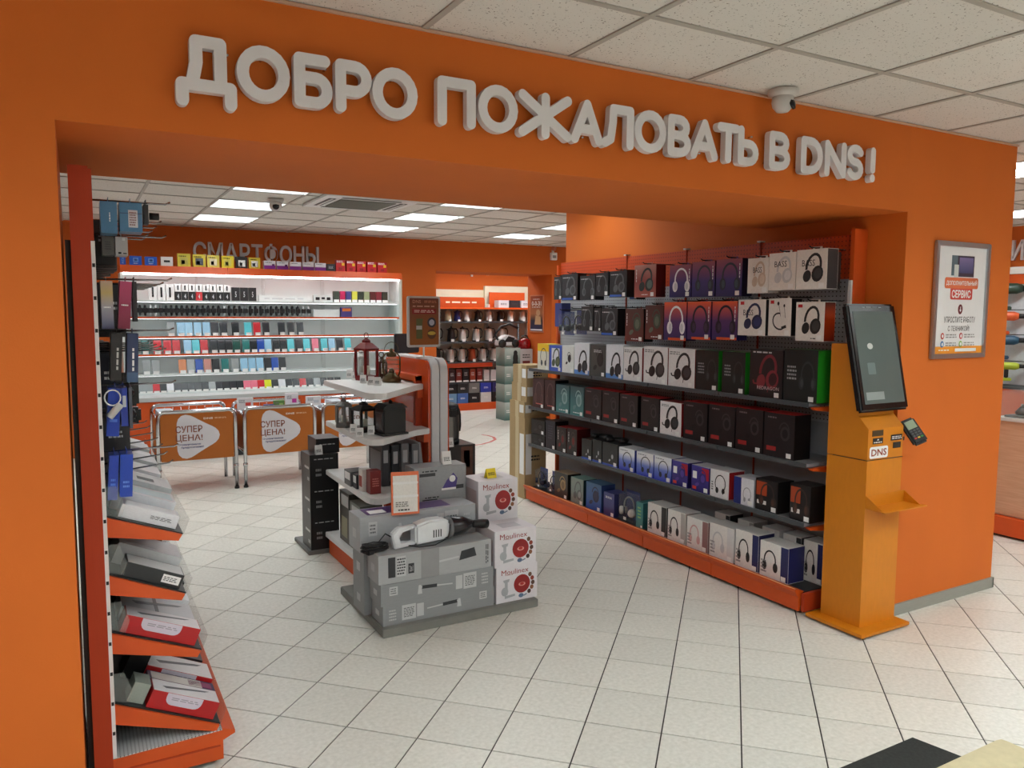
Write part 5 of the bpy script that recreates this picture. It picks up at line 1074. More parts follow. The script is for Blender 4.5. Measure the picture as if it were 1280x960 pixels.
def case_box(zx0, zx1, zy0, zy1, body, lab, prints, g=None, row=0, z0=None):
    a = PX(160+zx0*.2915, 365, 'y', 9.5); b = PX(160+zx1*.2915, 365, 'y', 9.5); zb = ZS[row]+.0012 if z0 is None else z0
    zt = PX(300, 220+zy0*.2915, 'y', 9.5).z
    return simple_box('gadget_box', lab, a.x+.003, b.x-.003, 9.50, 9.56, zb, max(zt, zb+.04), body, prints, 'box', g)
RING = (('f', -.12, .12, .2, .8, BLACK), ('f', -.05, .05, .3, .7, mt((200, 200, 200), .4)))
for k in range(3): case_box(88+k*37, 124+k*37, 470, 520, mt((222, 222, 220), .4), 'white fitness band box, %s from the numbered boxes on the top shelf' % ORD[2-k], RING, 'white fitness band boxes on the top shelf')
for k in range(8): case_box(200+k*30, 229+k*30, 500, 522, mt((34, 34, 36), .4) if k != 3 else mt((190, 50, 56), .4), 'dark numbered gadget box, %s from the black boxes on the top shelf' % ORD[7-k] if k != 3 else 'red gadget box in the row of dark ones on the top shelf', (('t', '4', 0, .5, .3, .5, SILV),), 'dark numbered gadget boxes on the top shelf' if k != 3 else None)
zmid = PX(300, 220+500*.2915, 'y', 9.5).z+.002
for k in range(8): case_box(200+k*30, 229+k*30, 468, 498, mt((228, 228, 226), .4), 'white band box on the numbered boxes, %s from the black boxes' % ORD[7-k], RING, 'white band boxes on the dark numbered boxes', z0=zmid)
for k in range(3): case_box(445+k*36, 479+k*36, 478, 520, mt((40, 40, 42), .4), 'black gadget box, %s from the long white carton on the top shelf' % ORD[2-k], (('t', '5', 0, .5, .2, .4, SILV),), 'black gadget boxes on the top shelf')
case_box(560, 785, 510, 530, mt((226, 230, 228), .4), 'long low white carton on the top shelf of the lit case', (('sp', 0, .5, .8, .3, 1, SILV),)); case_box(795, 876, 505, 530, mt((206, 210, 208), .4), 'white carton with three black icons on the top shelf', (('f', -.4, -.18, .3, .7, BLACK), ('f', -.08, .1, .4, .7, BLACK), ('f', .2, .4, .3, .7, BLACK)))
for k in range(9): case_box(882+k*26, 906+k*26, 486, 525, mt(((60, 70, 60), (190, 40, 90), (70, 70, 130), (206, 206, 80), (50, 60, 50), (150, 160, 120), (90, 40, 40), (120, 40, 50), (50, 50, 40))[k], .4), ('dark olive', 'magenta', 'indigo', 'lemon', 'bottle green', 'sage', 'maroon', 'crimson', 'black-green')[k]+' strap box on the top shelf of the lit case', (('f', -.5, .5, 0, .25, PAPER),))
case_box(795, 905, 570, 592, mt((214, 218, 216), .4), 'white carton on the second shelf of the lit case', (), row=1); case_box(912, 960, 560, 594, mt((70, 60, 120), .4), 'violet promo carton on the second shelf of the lit case', (('f', -.4, .4, .6, .9, mt((206, 110, 50), .4)),), row=1)
# counter monitor at the end of the case
mo = thing('monitor', 'black flat monitor seen from behind beside the poster on the stand', 'monitor', (3.60, 8.2, .95), .2)
p = PX(494, 417, 'y', 8.2); q = PX(518, 441, 'y', 8.2)
mo.location = ((p.x+q.x)/2+.02, 8.2, .9)
rbox('back_shell', mo, -.16, .16, -.02, .02, q.z-.9, p.z-.9, mt((26, 30, 36), .4), .01); box('neck', mo, -.025, .025, .0, .03, .02, q.z-.85, BLACK); box('foot', mo, -.1, .1, -.06, .09, 0, .02, BLACK)
ct = thing('cash_counter', 'white cash counter with orange front carrying the monitor', 'counter', (3.60, 8.25, 0)); xx = mo.location.x-3.6
box('top', ct, xx-.35, xx+.32, -.3, .35, .86, .8985, WHITE); box('front_panel', ct, xx-.33, xx+.30, -.28, -.26, .05, .86, ORANGE); box('body', ct, xx-.33, xx+.30, -.26, .33, 0, .86, WHITE)
for k in range(3): simple_box('paper_tray', 'stack of papers on the cash counter, %s from the poster' % ORD[2-k], mo.location.x-.3+.2*k, mo.location.x-.12+.2*k, 8.0, 8.12, .9, .95+.03*k, mt((180, 190, 200), .5), (), 'papers', 'stacks of papers on the cash counter')
# sensor on the back wall
t = thing('alarm_sensor', 'small white alarm box with siren above the far opening corner', 'alarm', (6.19, 9.83, 2.36)); rbox('housing', t, -.05, .05, -.05, 0, .05, .16, PAPER, .006); box('lens', t, -.03, .03, -.052, -.05, .08, .12, mt((150, 150, 150), .3)); rbox('siren', t, -.03, .03, -.06, 0, .19, .25, mt((200, 120, 90), .4), .008, 2, (.3, 0, .4)); box('mount_plate', t, -.02, .02, -.008, 0, .15, .2, PAPER)
t = thing('wall_poster', 'narrow framed dark poster headed 0-0-31 on the orange jamb of the far opening', 'poster', (6.18, 10.24, 1.34), -PI/2)
prism('frame', t, [(-.2, 0), (.2, 0), (.2, .57), (-.2, .57)], -.015, 0, 'xz', mt((206, 130, 90), .4)); flat(t, [[(-.18, .02), (.18, .02), (.18, .55), (-.18, .55)]], -.0158, grad((0, (60, 66, 100)), (.3, (50, 50, 60)), (.5, (170, 110, 70)), (1, (150, 60, 26))), 'poster_print'); text('0-0-31', t, 0, -.0166, .44, PAPER, w=.28, h=.07, bold=.02); small_print(t, 0, -.0166, .505, .2, .02, 1, PAPER); small_print(t, 0, -.0166, .385, .26, .02, 1, PAPER); flat(t, [[(-.17, .03), (.17, .03), (.17, .05), (-.17, .05)]], -.0166, PAPER, 'footer')
flat(t, [ell(.05, .3, .06, .05), [(-.05, .12), (.14, .12), (.12, .24), (-.02, .26)]], -.0164, mt((196, 160, 120), .5), 'figure_print')

# ------------------------------------------------------------------ kettle shelves in the far room
ks = thing('kettle_shelving', 'grey wall shelving with orange base filled with kettles in the far room', 'shelving', (0, 0, 0))
KX0, KX1, KY = 4.75, 7.05, 11.75
KZ = [1.72, 1.487, 1.15, .81, .475]
box('back_panel', ks, KX0, KX1, 12.08, 12.12, .1, 1.74, mt((190, 196, 190), .5)); box('back_panel', ks, 5.6, 6.2, 12.06, 12.08, .9, 1.7, CREAM)
for k, z in enumerate(KZ):
    box('shelf', ks, KX0, KX1, KY, 12.08, z-.02, z, ORANGE if k in (0,) else mt((120, 124, 124), .4)); box('shelf_edge', ks, KX0, KX1, KY-.006, KY, z-.025, z+.004, ORANGE if k == 0 else DGREY)
box('base', ks, KX0, KX1, KY-.05, 12.1, .0, .12, ORANGE); box('price_rail', ks, KX0, 6.2, KY-.01, KY-.004, .72, .79, DKOR)
for x in (KX0, 6.26, KX1-.02): box('upright', ks, x, x+.02, 12.0, 12.1, .1, 1.78, WHITE)
sb = thing('shelf_sign', 'orange curved header board with white italic lettering above the kettles', 'sign', (5.66, 11.76, 1.722)); prism('board', sb, rrect(-.5, .4, 0, .17, .04, 4, (0, 0, 1, 1)), 0, .02, 'xz', mt((186, 70, 24), .4)); small_print(sb, -.02, -.001, .085, .6, .05, 1, mt((240, 214, 196), .5))
tag(box('header_board', None, 6.3, 7.0, 12.04, 12.07, 1.73, 1.99, ORANGE), 'plain orange header board beside the italic sign', 'board')
def kettle_proto(bm_, hm, label, g, squat=1.):
    t = thing('kettle', label, 'kettle', (0, 0, -5), 0, g)
    lathe('body', t, [(0, .015), (.075, .015), (.078, .03), (.062, .17*squat), (.055, .19*squat), (0, .19*squat)], bm_, n=14); lathe('base', t, [(0, 0), (.08, 0), (.08, .014), (0, .014)], BLACK, n=14); lathe('lid', t, [(.055, .19*squat), (.05, .205*squat), (.012, .212*squat), (.012, .23*squat), (0, .23*squat)], hm, n=12)
    tube('handle', t, [(.055, 0, .19*squat), (.1, 0, .19*squat), (.125, 0, .15*squat), (.115, 0, .07*squat), (.075, 0, .05*squat)], .011, hm, 6); prism('spout', t, [(-.05, .15*squat), (-.095, .19*squat), (-.05, .19*squat)], -.02, .02, 'xz', bm_)
    box('price_card', t, -.03, .03, -.1, -.098, 0, .04, PAPER)
    return t
KC = {'wh': ((222, 222, 220), 0, (200, 200, 200), 'white'), 'bk': ((26, 26, 28), 0, (20, 20, 22), 'black'), 'st': ((200, 200, 196), .35, (24, 24, 26), 'steel'), 'be': ((196, 184, 150), 0, (180, 170, 140), 'beige'), 'nv': ((40, 44, 110), 0, (30, 34, 90), 'navy'), 'co': ((176, 90, 60), .6, (24, 24, 26), 'copper')}
kp = {}
for z, yb, L in ((KZ[1], 402, [(545, 'st'), (560, 'be'), (571.5, 'nv'), (583, 'wh'), (597, 'bk'), (611, 'wh'), (625, 'bk'), (638, 'wh'), (653, 'wh')]), (KZ[2], 427, [(545, 'bk'), (564, 'bk'), (578, 'st'), (595, 'st'), (611, 'st'), (627, 'st')]), (KZ[3], 452, [(546, 'bk'), (563, 'st'), (577, 'st'), (590, 'co'), (603, 'st'), (617, 'st'), (630, 'bk')])):
    sh = {KZ[1]: 'top', KZ[2]: 'second', KZ[3]: 'third'}[z]
    for px, c in L:
        p = PX(px, yb-3, 'y', 11.88); same = [u[0] for u in L if u[1] == c][::-1]; lab = '%s electric kettle, %s kettle shelf' % (KC[c][3], sh) + (', %s of its colour from the poster jamb' % ORD[same.index(px)] if len(same) > 1 else ''); g = '%s kettles on the %s kettle shelf' % (KC[c][3], sh)
        if c not in kp: o = kp[c] = kettle_proto(mt(KC[c][0], .3, KC[c][1]), mt(KC[c][2], .4), lab, g); o.location = (p.x, 11.88, z+.0012)
        else: o = copy_tree(kp[c], (p.x, 11.88, z+.0012), -.15, lab, g)
        o.scale = (.72, .8, .86) if z == KZ[1] else (.9, .9, 1.12)
for k, (px, c, lab) in enumerate(((627, (200, 202, 206), 'silver carton on the topmost kettle shelf'), (641, (40, 42, 48), 'dark clothes iron carton on the topmost kettle shelf'), (655, (206, 206, 210), 'pale grey carton at the end of the topmost kettle shelf'))):
    p = PX(px, 380, 'y', 11.9); simple_box('gadget_box', lab, p.x-.1, p.x+.1, 11.82, 11.98, KZ[0]+.0012, KZ[0]+.13, mt(c, .4), (('sp', 0, .5, .6, .3, 2, DGREY),))
cols = ((110, 30, 40), (60, 30, 34), (130, 50, 40), (36, 34, 38), (150, 60, 40), (120, 40, 36), (206, 206, 206), (200, 200, 204), (50, 52, 110))
for k in range(9):
    p = PX(556+k*8.6, 470, 'y', 11.8); simple_box('gadget_box', ('burgundy', 'dark plum', 'rust red', 'charcoal', 'terracotta', 'brick red', 'silver', 'pale grey', 'indigo')[k]+' slim carton below the copper kettle shelf', p.x-.05, p.x+.05, 11.78, 11.9, KZ[4]+.0012, KZ[4]+.22-.03*(k in (6, 7)), mt(cols[k], .4), (('f', -.5, .5, .0, .12, PAPER), ('sp', 0, .6, .6, .3, 3, SILV)))
for k in range(5):
    p = PX(563+k*14.5, 495, 'y', 11.75)
    simple_box('gadget_box', ('light blue', 'sky blue', 'black', 'white', 'black and orange')[k]+' carton in the lowest row of the kettle shelving', p.x-.1, p.x+.1, 11.72, 11.9, .1212, .29, mt(((110, 150, 190), (70, 110, 180), (24, 26, 34), (214, 216, 216), (34, 30, 30))[k], .4), (('sp', 0, .5, .4, .2, 2, PAPER),))
    simple_box('gadget_box', ('black', 'charcoal', 'grey photo', 'royal blue', 'indigo')[k]+' carton stacked on the lowest row of the kettle shelving', p.x-.1, p.x+.1, 11.72, 11.9, .2915, .45, mt(((30, 30, 34), (40, 42, 44), (120, 120, 118), (50, 66, 170), (50, 50, 110))[k], .4), (('sp', 0, .5, .4, .2, 2, PAPER),))
# stack of vacuum robot boxes at the far opening
zz = 0
for k in range(4):
    t = simple_box('appliance_box', ('green-white appliance box at the bottom of the tall stack by the far opening', 'green-white appliance box second from the floor by the far opening', 'green-white appliance box third from the floor by the far opening', 'topmost green-white appliance box by the far opening')[k], 5.66, 5.93, 10.32, 10.6, zz, zz+.275, grad((0, (70, 110, 104)), (1, (190, 204, 198))), (('sp', -.25, .5, .25, .2, 2, PAPER),)); zz += .275+.001
    flat(t, [ell(.05, .12, .045, .09), ell(.05, .2, .035, .04), [(.0, .03), (.1, .03), (.09, .1), (.01, .1)]], -.142, mt((22, 30, 30), .4), 'appliance_print'); box('white_side', t, .135, .136, -.13, .13, .01, .265, mt((206, 206, 206), .4))
zz2 = 0
for k in range(3): simple_box('appliance_box', ('white', 'pale grey', 'silver')[k]+' appliance box beside the green-white stack', 5.945, 6.165, 10.35, 10.6, zz2, zz2+.36, mt(((214, 212, 210), (200, 200, 198), (196, 198, 200))[k], .4), (('f', -.3, .3, .2, .5, mt((110, 40, 40), .5)), ('sp', 0, .7, .6, .2, 2, DGREY))); zz2 += .361
t = thing('vacuum_cleaner', 'white and black canister vacuum cleaner on top of the green-white boxes', 'vacuum cleaner', (5.765, 10.46, zz)); prism('body', t, [(-.17, .03), (.14, .03), (.17, .1), (.11, .17), (-.02, .2), (-.15, .13)], -.1, .1, 'xz', mt((226, 228, 230), .3), .02); prism('dark_window', t, [(-.1, .09), (.08, .09), (.09, .15), (-.02, .18)], -.104, -.1, 'xz', BLACK)
for sx in (-.13, .1): lathe('wheel', t, [(0, -.012), (.06, -.012), (.065, 0), (.06, .012), (0, .012)], BLACK, (sx, -.11, .068), 16, True, 0, (PI/2, 0, 0))
tube('hose', t, [(-.15, 0, .12), (-.2, 0, .2), (-.1, 0, .32), (.05, 0, .36), (.2, 0, .3)], .018, BLACK, 8)
t = thing('red_kettle', 'glossy red rounded appliance on the pale boxes by the far opening', 'appliance', (6.09, 10.47, zz2)); lathe('body', t, [(0, 0), (.1, 0), (.11, .05), (.09, .13), (.05, .16), (0, .165)], mt((150, 14, 20), .15), n=18); tube('handle', t, [(-.08, 0, .13), (-.04, 0, .2), (.04, 0, .2), (.08, 0, .13)], .01, BLACK, 6)
# tall black vacuum stand behind the kettles' right end
t = thing('upright_vacuum', 'black upright vacuum cleaner standing in front of the kettle shelves', 'vacuum cleaner', (6.62, 11.55, 0)); lathe('dust_tank', t, [(0, .5), (.08, .5), (.09, .6), (.08, .85), (0, .88)], mt((40, 20, 24), .2), n=16); tube('wand', t, [(0, 0, .04), (0, .02, .5), (0, .05, 1.45)], .018, BLACK, 8); rbox('floor_head', t, -.13, .13, -.08, .08, 0, .06, BLACK, .015); rbox('motor', t, -.07, .07, -.07, .07, .88, 1.02, BLACK, .02)

# ------------------------------------------------------------------ tool aisle at the right
tc_ = thing('sales_counter', 'wood-faced counter with orange base and glass top in the tool aisle', 'counter', (0, 0, 0))
WOOD = wood_mat()
box('front_panel', tc_, 5.97, 5.99, 1.6, 3.24, .16, .86, WOOD); box('end_panel', tc_, 5.97, 6.5, 3.24, 3.26, .16, .86, WOOD); box('body', tc_, 5.99, 6.5, 1.6, 3.24, .12, .85, WHITE)
box('base', tc_, 5.92, 6.52, 1.58, 3.27, .02, .15, ORANGE); box('toe_kick', tc_, 5.96, 6.5, 1.6, 3.25, 0, .02, BLACK); box('counter_edge', tc_, 5.96, 6.51, 1.59, 3.27, .86, .885, mt((206, 206, 204), .3))
box('glass_front', tc_, 5.965, 5.972, 1.6, 3.26, .886, 1.07, GLASS); box('glass_top', tc_, 5.965, 6.5, 1.6, 3.26, 1.07, 1.078, GLASS); box('glass_end', tc_, 5.973, 6.5, 3.253, 3.26, .886, 1.07, GLASS); box('display_tray', tc_, 6.0, 6.48, 1.65, 3.22, .886, .9, mt((70, 72, 76), .4))
rd = random.Random(9)
for k in range(5):
    y = 3.15-k*.13; t = thing('grinding_disc', 'round grinding disc in the glass counter, %s from its far end' % ORD[k], 'disc', (6.1, y, .9015), 0, 'grinding discs in the glass counter')
    lathe('disc', t, [(0, 0), (.04, 0), (.045, .02), (.03, .04), (.015, .06), (0, .06)], (mt((60, 60, 64), .3, .6), mt((206, 200, 120), .4), mt((190, 190, 192), .2, .8))[k % 3], n=14); lathe('hub', t, [(0, .06), (.01, .06), (.01, .08), (0, .08)], STEEL, n=8)
    lathe('disc', t, [(0, 0), (.03, 0), (.03, .05), (0, .05)], BLACK, (.14, 0, 0), 12)
tw_ = thing('tool_display', 'white panelled tool wall with orange header and hanging power tools', 'display shelf', (0, 0, 0))
PG = mt((206, 210, 212), .5)
for (z0, z1) in ((.88, 1.13), (1.14, 1.42), (1.43, 1.69), (1.70, 1.97)): 
    for k in range(4): box('panel', tw_, 8.95, 8.98, 4.98-.45*(k+1)+.004, 4.98-.45*k-.004, z0, z1, PG)
box('header_panel', tw_, 8.94, 8.98, 3.2, 4.98, 1.975, 2.08, ORANGE); box('header_strip', tw_, 8.94, 8.98, 3.2, 4.98, 2.085, 2.16, mt((232, 226, 216), .5)); box('back', tw_, 8.98, 9.09, 3.2, 4.98, 0, 2.16, DGREY); box('base_cabinet', tw_, 8.6, 8.98, 3.2, 4.98, 0, .86, ORANGE); box('worktop', tw_, 8.58, 8.98, 3.2, 4.98, .86, .879, DGREY)
def drill(y, z, c, lab, s=1.):
    t = thing('power_drill', lab, 'power tool', (8.83, y, z), -PI/2+.5); m = mt(c, .4)
    lathe('motor_housing', t, [(0, 0), (.04*s, 0), (.045*s, .02*s), (.045*s, .13*s), (.03*s, .17*s), (0, .17*s)], m, (-.08*s, 0, .18*s), 14, True, 0, (0, PI/2, 0)); lathe('chuck', t, [(0, 0), (.025*s, 0), (.022*s, .05*s), (.008*s, .06*s), (0, .06*s)], BLACK, (.09*s, 0, .18*s), 12, True, 0, (0, PI/2, 0))
    rbox('handle', t, -.06*s, -.015*s, -.02*s, .02*s, .03*s, .16*s, BLACK, .01); rbox('battery', t, -.085*s, .02*s, -.035*s, .035*s, 0, .035*s, m, .008); tube('bracket', t, [(-.03*s, .02*s, .18*s), (-.03*s, .095, .18*s)], .006, STEEL, 6)
    return t
for (px, py, c, lab, s_) in ((1262, 388, (40, 60, 46), 'dark green power drill at the top of the tool wall', 1.3), (1260, 418, (216, 90, 40), 'orange power drill on the tool wall', 1.1), (1259, 449, (50, 84, 110), 'petrol blue power drill on the tool wall', 1.15), (1263, 476, (190, 206, 60), 'lime green power drill on the lowest tool panel', .9)):
    p = PX(px, py, 'x', 8.85); drill(p.y, p.z, c, lab, s_)


# ------------------------------------------------------------------ left gondola seen from its end
lg = thing('gondola_shelf', 'orange gondola with slanted shelves of hair care boxes seen end-on by the opening', 'display shelf', (0, 0, 0))
LY0, LY1 = 2.86, 4.86
box('end_post', lg, .0, .056, LY0-.005, LY0+.022, 0, 2.092, DKOR); box('post_edge', lg, .056, .066, LY0+.002, LY0+.022, 1.86, 2.085, DKOR)
box('slotted_strip', lg, .056, .068, LY0+.0, LY0+.02, .1, 1.858, WHITE)
for k in range(16): box('slot', lg, .058, .066, LY0-.0008, LY0, .2+.105*k, .212+.105*k, BLACK)
for a, b in ((2.885, 3.86), (3.864, 4.84)):
    box('back_panel', lg, -.016, .0, a, b, .02, 1.86, peg_mat((22, 20, 22), 'dark_pegboard', dark=(120, 120, 120), hole=.1, pitch=.03)); box('front_pegboard', lg, .034, .048, a, b, .1, 1.95, peg_mat((96, 98, 100), 'grey_pegboard_left'))
box('end_post', lg, .0, .056, LY1-.015, LY1+.01, 0, 2.08, ORANGE); box('upright', lg, .03, .056, 3.855, 3.87, .1, 2.06, DKOR)
SL = [(.962, .868, .297, .073), (.765, .655, .30, .072), (.565, .44, .345, .076), (.316, .15, .40, .075)]
SLT = []
for k, (zb, zf, xf, hb) in enumerate(SL):
    th = math.atan2(zb-zf, xf-.05); SLT.append(th)
    for y in (LY0+.001, 3.855, LY1-.014): prism('shelf_bracket', lg, [(.05, zb-.004), (xf, zf-.004), (xf-.012, zf-.024), (.05, zb-hb)], y, y+.012, 'xz', ORANGE)
    for a, b in ((LY0+.016, 3.854), (3.87, LY1-.016)):
        prism('shelf', lg, [(.05, zb), (xf+.004, zf-.002), (xf+.004, zf-.008), (.05, zb-.006)], a, b, 'xz', mt((40, 42, 42), .4)); prism('front_lip', lg, [(xf+.004, zf-.006), (xf+.024, zf+.046), (xf+.027, zf+.045), (xf+.007, zf-.007)], a, b, 'xz', PLEXI)
    prism('plexi_end', lg, [(.054, zb+.001), (.11, zb-.02), (.125, zb+.02), (.1, zb+.09), (.054, zb+.09)], LY0+.016, LY0+.019, 'xz', PLEXI)
prism('base_top', lg, [(.05, .118), (.41, .13), (.41, .124), (.05, .112)], LY0, LY1, 'xz', peg_mat((206, 208, 208), 'white_perforated_base', 'XY', .012, .22, (120, 120, 120)))
prism('base_lip', lg, [(.408, .135), (.452, .118), (.452, .108), (.41, .09)], LY0-.004, LY1, 'xz', ORANGE); prism('base_side', lg, [(.05, .115), (.41, .126), (.41, .02), (.05, .02)], LY0-.004, LY0, 'xz', ORANGE); box('base_front', lg, .395, .408, LY0, LY1, .02, .11, ORANGE)
box('base_fold', lg, .06, .4, LY0-.007, LY0-.004, .07, .076, DKOR)
for y in (2.9, 4.8): lathe('foot', lg, [(0, 0), (.015, 0), (.015, .008), (.006, .01), (.006, .03), (0, .03)], DGREY, (.38, y, 0), 8)
def on_shelf(k, u0, u1, y0, y1, hh, m, lab, prints=(), name='hair_care_box', cat='box', group=None):
    zb, zf, xf, hb = SL[k]; th = SLT[k]; um = (u0+u1)/2; L_ = math.hypot(zb-zf, xf-.05)
    n = Vector((math.sin(th), 0, math.cos(th))); p = Vector((.05, 0, zb)) + Vector((math.cos(th), 0, -math.sin(th)))*um + n*.0015
    t = thing(name, lab, cat, (p.x, (y0+y1)/2, p.z), 0, group, (0, th, 0)); X, Y = (u1-u0)/2, (y1-y0)/2
    box('carton', t, -X, X, -Y, Y, 0, hh, m)
    for pr in prints:
        if pr[0] == 'f': flat(t, [[(pr[1]*2*X, pr[3]*hh), (pr[2]*2*X, pr[3]*hh), (pr[2]*2*X, pr[4]*hh), (pr[1]*2*X, pr[4]*hh)]], -Y-.0008, pr[5], 'front_print')
        elif pr[0] == 'r': flat(t, [rrect(pr[1]*2*X, pr[2]*2*X, pr[3]*hh, pr[4]*hh, .4*hh, 4, (1, 1, 0, 0))], -Y-.0008, pr[5], 'white_panel')
        elif pr[0] == 'sp': small_print(t, pr[1]*2*X, -Y-.0014, pr[2]*hh, pr[3]*2*X, pr[4]*hh, pr[5], pr[6])
        elif pr[0] == 'top': box('top_print', t, pr[1]*2*X, pr[2]*2*X, pr[3]*2*Y, pr[4]*2*Y, hh, hh+.0008, pr[5])
        elif pr[0] == 'wand':
            link('wand_print', prism_mesh([(-.6*X, -.3*Y), (-.2*X, -.1*Y), (.6*X, .3*Y), (.75*X, .55*Y), (.5*X, .5*Y), (-.3*X, .15*Y), (-.7*X, 0)], hh+.0009, hh+.0013, 'xy', pr[1]), t)
    return t
RW = mt((176, 22, 26), .4); WP = mt((226, 228, 232), .35); SIL = mt((196, 200, 202), .3)
on_shelf(0, .055, .245, 2.90, 2.985, .045, WP, 'flat white carton with fine print at the near end of the top slanted shelf', (('sp', .22, .5, .4, .3, 3, mt((120, 120, 124), .5)), ('top', -.45, .45, -.4, .4, mt((236, 238, 240), .3))))
on_shelf(0, .03, .235, 3.0, 3.16, .07, mt((214, 216, 220), .35), 'white hair styler carton second on the top slanted shelf', (('top', -.3, .45, -.3, .3, mt((190, 214, 220), .3)),))
on_shelf(0, .03, .235, 3.18, 3.36, .085, SIL, 'silver hair styler carton third on the top slanted shelf', (('top', -.1, .2, -.2, .1, DGREY),))
on_shelf(0, .03, .24, 3.38, 3.54, .06, WP, 'white carton with a dark red edge on the top slanted shelf', (('f', -.5, .5, .6, .95, RW),))
for k in range(5): on_shelf(0, .03, .235, 3.56+.2*k, 3.74+.2*k, .07+.012*(k % 2), (WP, SIL)[k % 2], ('white' if k % 2 == 0 else 'silver')+' carton far along the top slanted shelf, %s from the gondola end' % ORD[4-k], (('sp', 0, .5, .5, .4, 2, DGREY),), group=('white' if k % 2 == 0 else 'silver')+' cartons along the top slanted shelf')
on_shelf(1, .06, .255, 2.89, 3.0, .048, mt((40, 42, 44), .35), 'black sided carton with white label at the near end of the second slanted shelf', (('f', .15, .46, .2, .8, PAPER), ('sp', .3, .5, .25, .35, 3, DGREY), ('top', -.48, .48, -.45, .45, mt((214, 216, 216), .3))))
on_shelf(1, .03, .25, 3.02, 3.2, .075, mt((206, 208, 210), .25), 'silver film-wrapped carton on the second slanted shelf', (('top', -.4, .1, -.3, .3, mt((150, 152, 154), .3)),)); on_shelf(1, .06, .2, 3.23, 3.36, .09, mt((30, 30, 32), .3), 'black carton behind the silver wrapped one on the second slanted shelf')
for k in range(6): on_shelf(1, .03, .245, 3.4+.22*k, 3.6+.22*k, .06, (SIL, WP)[k % 2], ('silver' if k % 2 == 0 else 'white')+' carton far along the second slanted shelf, %s from the gondola end' % ORD[5-k], (), group=('silver' if k % 2 == 0 else 'white')+' cartons along the second slanted shelf')
def red_box(k, u0, u1, y0, y1, hh, lab): return on_shelf(k, u0, u1, y0, y1, hh, RW, lab, (('r', -.28, .25, .35, 1, mt((206, 200, 214), .4)), ('sp', 0, .72, .4, .2, 2, mt((150, 150, 160), .5)), ('top', -.49, .49, -.47, .47, mt((226, 224, 226), .35)), ('wand', mt((90, 92, 98), .4))))
red_box(2, .045, .30, 2.885, 2.985, .06, 'red and white curler carton at the near end of the third slanted shelf')
on_shelf(2, .04, .30, 3.0, 3.18, .05, mt((196, 198, 202), .3), 'silver carton showing a grey tool behind the red one', (('top', -.05, 0, -.5, .5, mt((110, 112, 116), .4)), ('wand', mt((120, 124, 128), .4)))); on_shelf(2, .05, .30, 3.2, 3.4, .06, WP, 'white carton behind the silver one on the third slanted shelf', (('wand', mt((140, 142, 146), .4)),))
on_shelf(2, .22, .31, 3.44, 3.54, .06, BLACK, 'small black carton at the front of the third slanted shelf', (('sp', 0, .5, .6, .4, 2, PAPER),))
for k in range(5): on_shelf(2, .04, .29, 3.58+.22*k, 3.78+.22*k, .065, (RW, WP)[k % 2], ('red' if k % 2 == 0 else 'white')+' carton far along the third slanted shelf, %s from the gondola end' % ORD[4-k], (), group=('red' if k % 2 == 0 else 'white')+' cartons along the third slanted shelf')
red_box(3, .125, .365, 2.885, 2.985, .062, 'red and white curler carton at the near end of the lowest slanted shelf')
on_shelf(3, .12, .37, 3.0, 3.075, .055, mt((56, 30, 76), .35), 'dark violet carton between two red ones on the lowest slanted shelf', (('top', -.45, .3, -.4, .4, mt((214, 206, 200), .4)), ('top', .1, .45, -.3, .3, mt((130, 30, 90), .4)), ('sp', -.1, .75, .7, .2, 1, PAPER)))
red_box(3, .12, .37, 3.09, 3.24, .065, 'red and white hair tool carton third on the lowest slanted shelf')
on_shelf(3, .05, .12, 3.1, 3.22, .1, BLACK, 'black carton at the back of the lowest slanted shelf'); on_shelf(3, .06, .115, 2.9, 2.99, .07, mt((150, 160, 150), .15), 'clear bag with white cables at the back of the lowest slanted shelf')
for k in range(6): on_shelf(3, .1, .36, 3.28+.24*k, 3.48+.24*k, .06, (mt((40, 40, 44), .4), RW, WP)[k % 3], ('black', 'red', 'white')[k % 3]+' carton far along the lowest slanted shelf, %s from the gondola end' % ORD[5-k], (), group=('black', 'red', 'white')[k % 3]+' cartons along the lowest slanted shelf')
